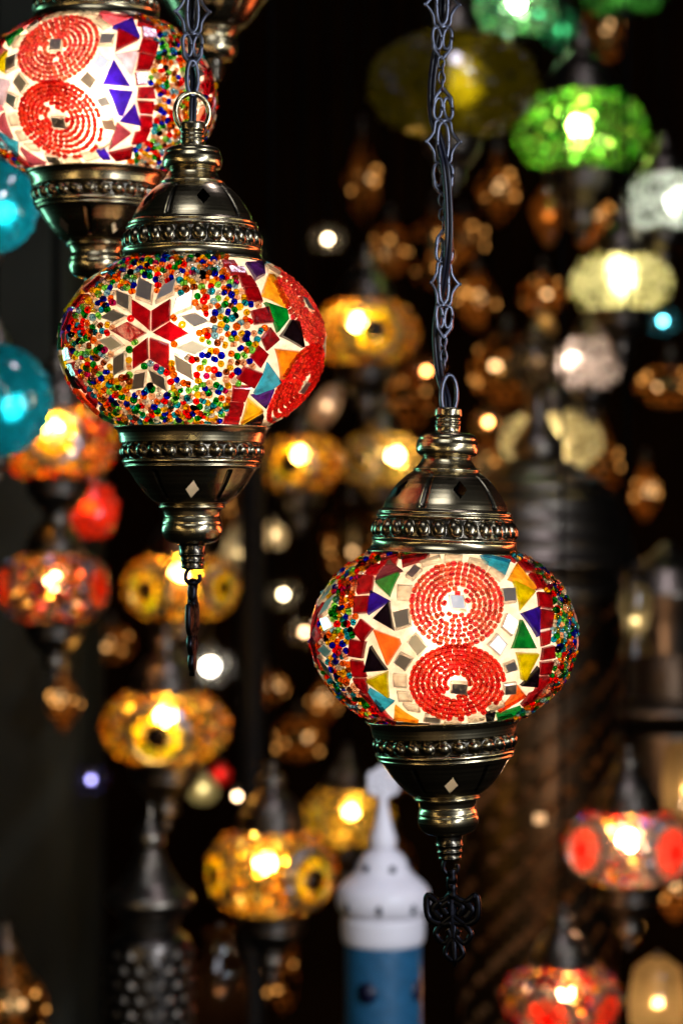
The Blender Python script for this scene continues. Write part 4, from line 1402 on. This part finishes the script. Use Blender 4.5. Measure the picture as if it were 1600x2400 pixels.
# brass cup of a lamp hanging above the frame, behind the chain of the star lamp
root = thing('brass_lamp_mount', 'dark brass lamp cup with a knob, behind the pierced chain of the star lamp', 'lamp mount', P(500, -75, 1.62))
c = link('brass_cup', mount_mesh('cup', True, 0), root)
c.scale = (1.0,) * 3
c.location = (0, 0, 0)
mb = MB()
v, f, _ = lathe([(.0, .0405), (.012, .055), (.03, .066), (.045, .069), (.07, .062), (.088, .045)], 40)
mb.add(v, f)
mb.build('glass_globe', m_farshell('amber_glass', (.5, .2, .04), .2), root)

# ------------------------------------------------------------------ white and blue tower lantern
M_WHITE = m_simple('white_enamel', (.82, .78, .84), .42, 0, 30, .15, .08)
M_BLUE = m_simple('blue_crackle', (.015, .10, .21), .4, 0, 120, .8, .45)
M_NAVY = m_simple('navy_spot', (.004, .006, .03), .4, 0, 40, .2, .2)
TD = 2.15
tw = thing('tower_lantern', 'white domed lantern with a tall finial on a blue crackled drum with navy spots', 'lantern', P(897, 2500, TD))
k = TD / F


def tprof(pr, name, mt, parent=tw, holes=None):
    mb = MB()
    v, f, _ = lathe(soften(resample([((2500 - y) * k, r * k) for y, r in pr], 4 * k), 2), 72)
    mb.add(v, f)
    return mb.build(name, mt, parent)


dome = tprof([(2143, 92), (2138, 98), (2134, 103), (2122, 108), (2108, 110), (2095, 109), (2083, 106), (2072, 98), (2064, 90), (2056, 80), (2048, 71), (2035, 63), (2020, 57), (2006, 49), (1996, 38), (1990, 28)], 'white_dome', M_WHITE)
tprof([(2212, 88), (2208, 94), (2196, 97), (2176, 98), (2160, 98), (2152, 98), (2147, 95), (2143, 88)], 'white_collar', M_WHITE)
fin = tprof([(1992, 25), (1986, 30), (1975, 32), (1962, 31), (1948, 26), (1930, 21), (1910, 16), (1890, 12), (1868, 10), (1855, 10)], 'finial', M_WHITE)
mb = MB()
cz_ = (2500 - 1835) * k
for i in range(6):
    a = PI / 3 * i + PI / 6
    ctr = (22 * k * math.cos(a), cz_ + 22 * k * math.sin(a))
    v, f = tube(ellipse(ctr[0], ctr[1], 15 * k, 15 * k, 16), 5.5 * k, 6, closed=True)
    mb.add(v, f)
v, f = tube(ellipse(0, cz_, 28 * k, 28 * k, 24), 4 * k, 6, closed=True)
mb.add(v, f)
mb.build('pierced_ornament', M_WHITE, tw)
tprof([(2209, 88), (2214, 90), (2560, 90), (2562, 88)], 'blue_drum', M_BLUE)
mb = MB()


def spot(mb, th, y, R, w, h, out=.0012):
    V, Fc = [], []
    n = 14
    for lv, (s_, o_) in enumerate(((1, -.001), (1, out), (0.0, out * 1.2))):
        for i in range(n):
            a = 2 * PI * i / n
            t2 = th + w * s_ * math.cos(a) / R
            V.append(((R + o_) * math.sin(t2), -(R + o_) * math.cos(t2), y + h * s_ * math.sin(a)))
    for lv in (0, 1):
        for i in range(n):
            Fc.append((lv * n + i, lv * n + (i + 1) % n, (lv + 1) * n + (i + 1) % n, (lv + 1) * n + i))
    mb.add(V, Fc)


drum = [o for o in tw.children if o.name.startswith('blue_drum')][0]


def one_spot(name, parent, *a):
    m_ = MB()
    spot(m_, *a)
    m_.build(name, M_NAVY, parent)


for i in range(4):
    one_spot('navy_spot', drum, -.43 + i * 1.5, (2500 - 2312) * k, 91 * k, 24 * k, 25 * k)
    one_spot('navy_spot', drum, .1 + i * 1.5, (2500 - 2425) * k, 91 * k, 24 * k, 25 * k)
for i in range(8):
    one_spot('dome_window', dome, -.1 + i * PI / 4, (2500 - 2118) * k, 108.5 * k, 7 * k, 12 * k, .0006)
for i in range(6):
    one_spot('dome_window', dome, .35 + i * PI / 3, (2500 - 2032) * k, 61.5 * k, 8 * k, 11 * k, .0012)

# ------------------------------------------------------------------ pole, pillar, back wall
pole = MB()
v, f, _ = lathe([(-2.2, .0165), (-2.1, .0165), (.9, .0165), (.905, .001)], 20)
pole.add(v, f)
po = pole.build('display_pole', m_simple('black_steel', (.004, .0035, .003), .6, 0, spec=.1), None)
po.location = P(592, 1180, 3.15) - Vector((0, 0, .9 - .35))
tag(po, 'plain black upright pole between the amber lamps and the white bulbs', 'pole')
pil = MB()
x0, x1 = P(-500, 0, 3.3).x, P(168, 0, 3.3).x
V = []
ch = .03
for (x, y) in [(x0, 3.3), (x1 - ch, 3.3), (x1 - ch * .3, 3.3 + ch * .3), (x1, 3.3 + ch), (x1, 3.75), (x0, 3.75)]:
    for z in np.linspace(-.2, 3.4, 9): V.append((x, y, z))
Fc = []
for i in range(6):
    j = (i + 1) % 6
    for q_ in range(8): Fc.append((i * 9 + q_, j * 9 + q_, j * 9 + q_ + 1, i * 9 + q_ + 1))
pil.add(V, Fc)
po = pil.build('pillar', m_simple('dull_plaster', (.026, .027, .021), .9, 0, 9, .5, .45, .05), None, smooth=False)
tag(po, 'broad grey plaster pillar at the side behind the teal globes', 'pillar')
wl = MB()
wl.add([(-3, 5.2, -1.5), (3, 5.2, -1.5), (3, 5.2, 5), (-3, 5.2, 5)], [(0, 1, 2, 3)])
wo = wl.build('back_wall', m_simple('dark_wall', (.020, .0075, .002), .9, 0, 3, .3, .6, 0), None)
tag(wo, 'dark brown back wall of the shop', 'wall', kind='structure')


# ------------------------------------------------------------------ light
def area(name, loc, target, sx, sy, power, col, spread=180):
    L = bpy.data.lights.new(name, 'AREA')
    L.shape = 'RECTANGLE'
    L.size, L.size_y = sx, sy
    L.energy = power
    L.color = col
    L.spread = math.radians(spread)
    o = bpy.data.objects.new(name, L)
    COL.objects.link(o)
    o.location = loc
    o.rotation_euler = (Vector(target) - Vector(loc)).to_track_quat('-Z', 'Z' if abs((Vector(target) - Vector(loc)).normalized().z) < .95 else 'Y').to_euler()
    return o


def placed_area(name, az, el, dist, sx, sy, power, col, tgt=(0, 1.28, 1.6), spread=180):
    a, e = math.radians(az), math.radians(el)
    loc = Vector(tgt) + Vector((math.sin(a) * math.cos(e), -math.cos(a) * math.cos(e), math.sin(e))) * dist
    return area(name, loc, tgt, sx, sy, power, col, spread)


placed_area('side_strip', 88, 4, 1.6, .07, .9, 1.2, (1, .95, .7), spread=100)
placed_area('daylight_strip', 44, 8, 1.7, .06, 1.3, 15, (.80, .88, 1.0), spread=100)
placed_area('daylight_high', -10, 55, 2.2, 1.0, .5, 4.2, (.80, .86, 1.0), spread=100)
placed_area('shop_light_warm', -46, 2, 1.8, .10, 1.1, 1.6, (1, .75, .38), spread=100)
placed_area('shop_light_yellow', 2, -8, 2.3, .06, .6, .7, (1, .85, .5), spread=100)
placed_area('warm_front_fill', -12, -18, 1.5, 1.5, 1.2, .32, (1, .72, .42), spread=120)  # broad soft fill added so the brass picks up a warm tone
placed_area('teal_side_light', -125, 5, 1.1, .08, .7, .8, (.3, 1, .85), spread=70)
placed_area('red_side_light', 125, 0, 1.2, .08, .8, 1.1, (1, .2, .07), spread=70)
area('lantern_fill_light', (.3, 1.9, 2.9), (.3, 3.0, 1.4), .12, .4, 4.5, (.85, .8, 1))

w = bpy.data.worlds.new('World')
S.world = w
w.use_nodes = True
w.node_tree.nodes['Background'].inputs[0].default_value = (.5, .36, .26, 1)
w.node_tree.nodes['Background'].inputs[1].default_value = .004

cam = bpy.data.cameras.new('Camera')
cam.sensor_fit = 'VERTICAL'
cam.sensor_height = 36
cam.sensor_width = 24
cam.lens = 85
cam.clip_start = .05
cam.clip_end = 60
cam.dof.use_dof = True
cam.dof.focus_distance = D0 - .055
cam.dof.aperture_fstop = 7.0
cam.dof.aperture_blades = 8
cam.dof.aperture_rotation = .2
co = bpy.data.objects.new('Camera', cam)
COL.objects.link(co)
co.location = (0, 0, CZ)
co.rotation_euler = (PI / 2, 0, 0)
S.camera = co
S.view_settings.view_transform = 'Standard'
S.view_settings.look = 'None'
S.view_settings.exposure = 0
S.view_settings.gamma = 1
cy_ = S.cycles
cy_.use_denoising = True
cy_.denoiser = 'OPENIMAGEDENOISE'
cy_.max_bounces = 12
cy_.transparent_max_bounces = 24
cy_.transmission_bounces = 10
cy_.diffuse_bounces = 3
cy_.glossy_bounces = 4
cy_.caustics_reflective = False
cy_.caustics_refractive = True
cy_.sample_clamp_indirect = 6
cy_.sample_clamp_direct = 0
cy_.blur_glossy = .5
cy_.use_adaptive_sampling = True
cy_.adaptive_threshold = .01
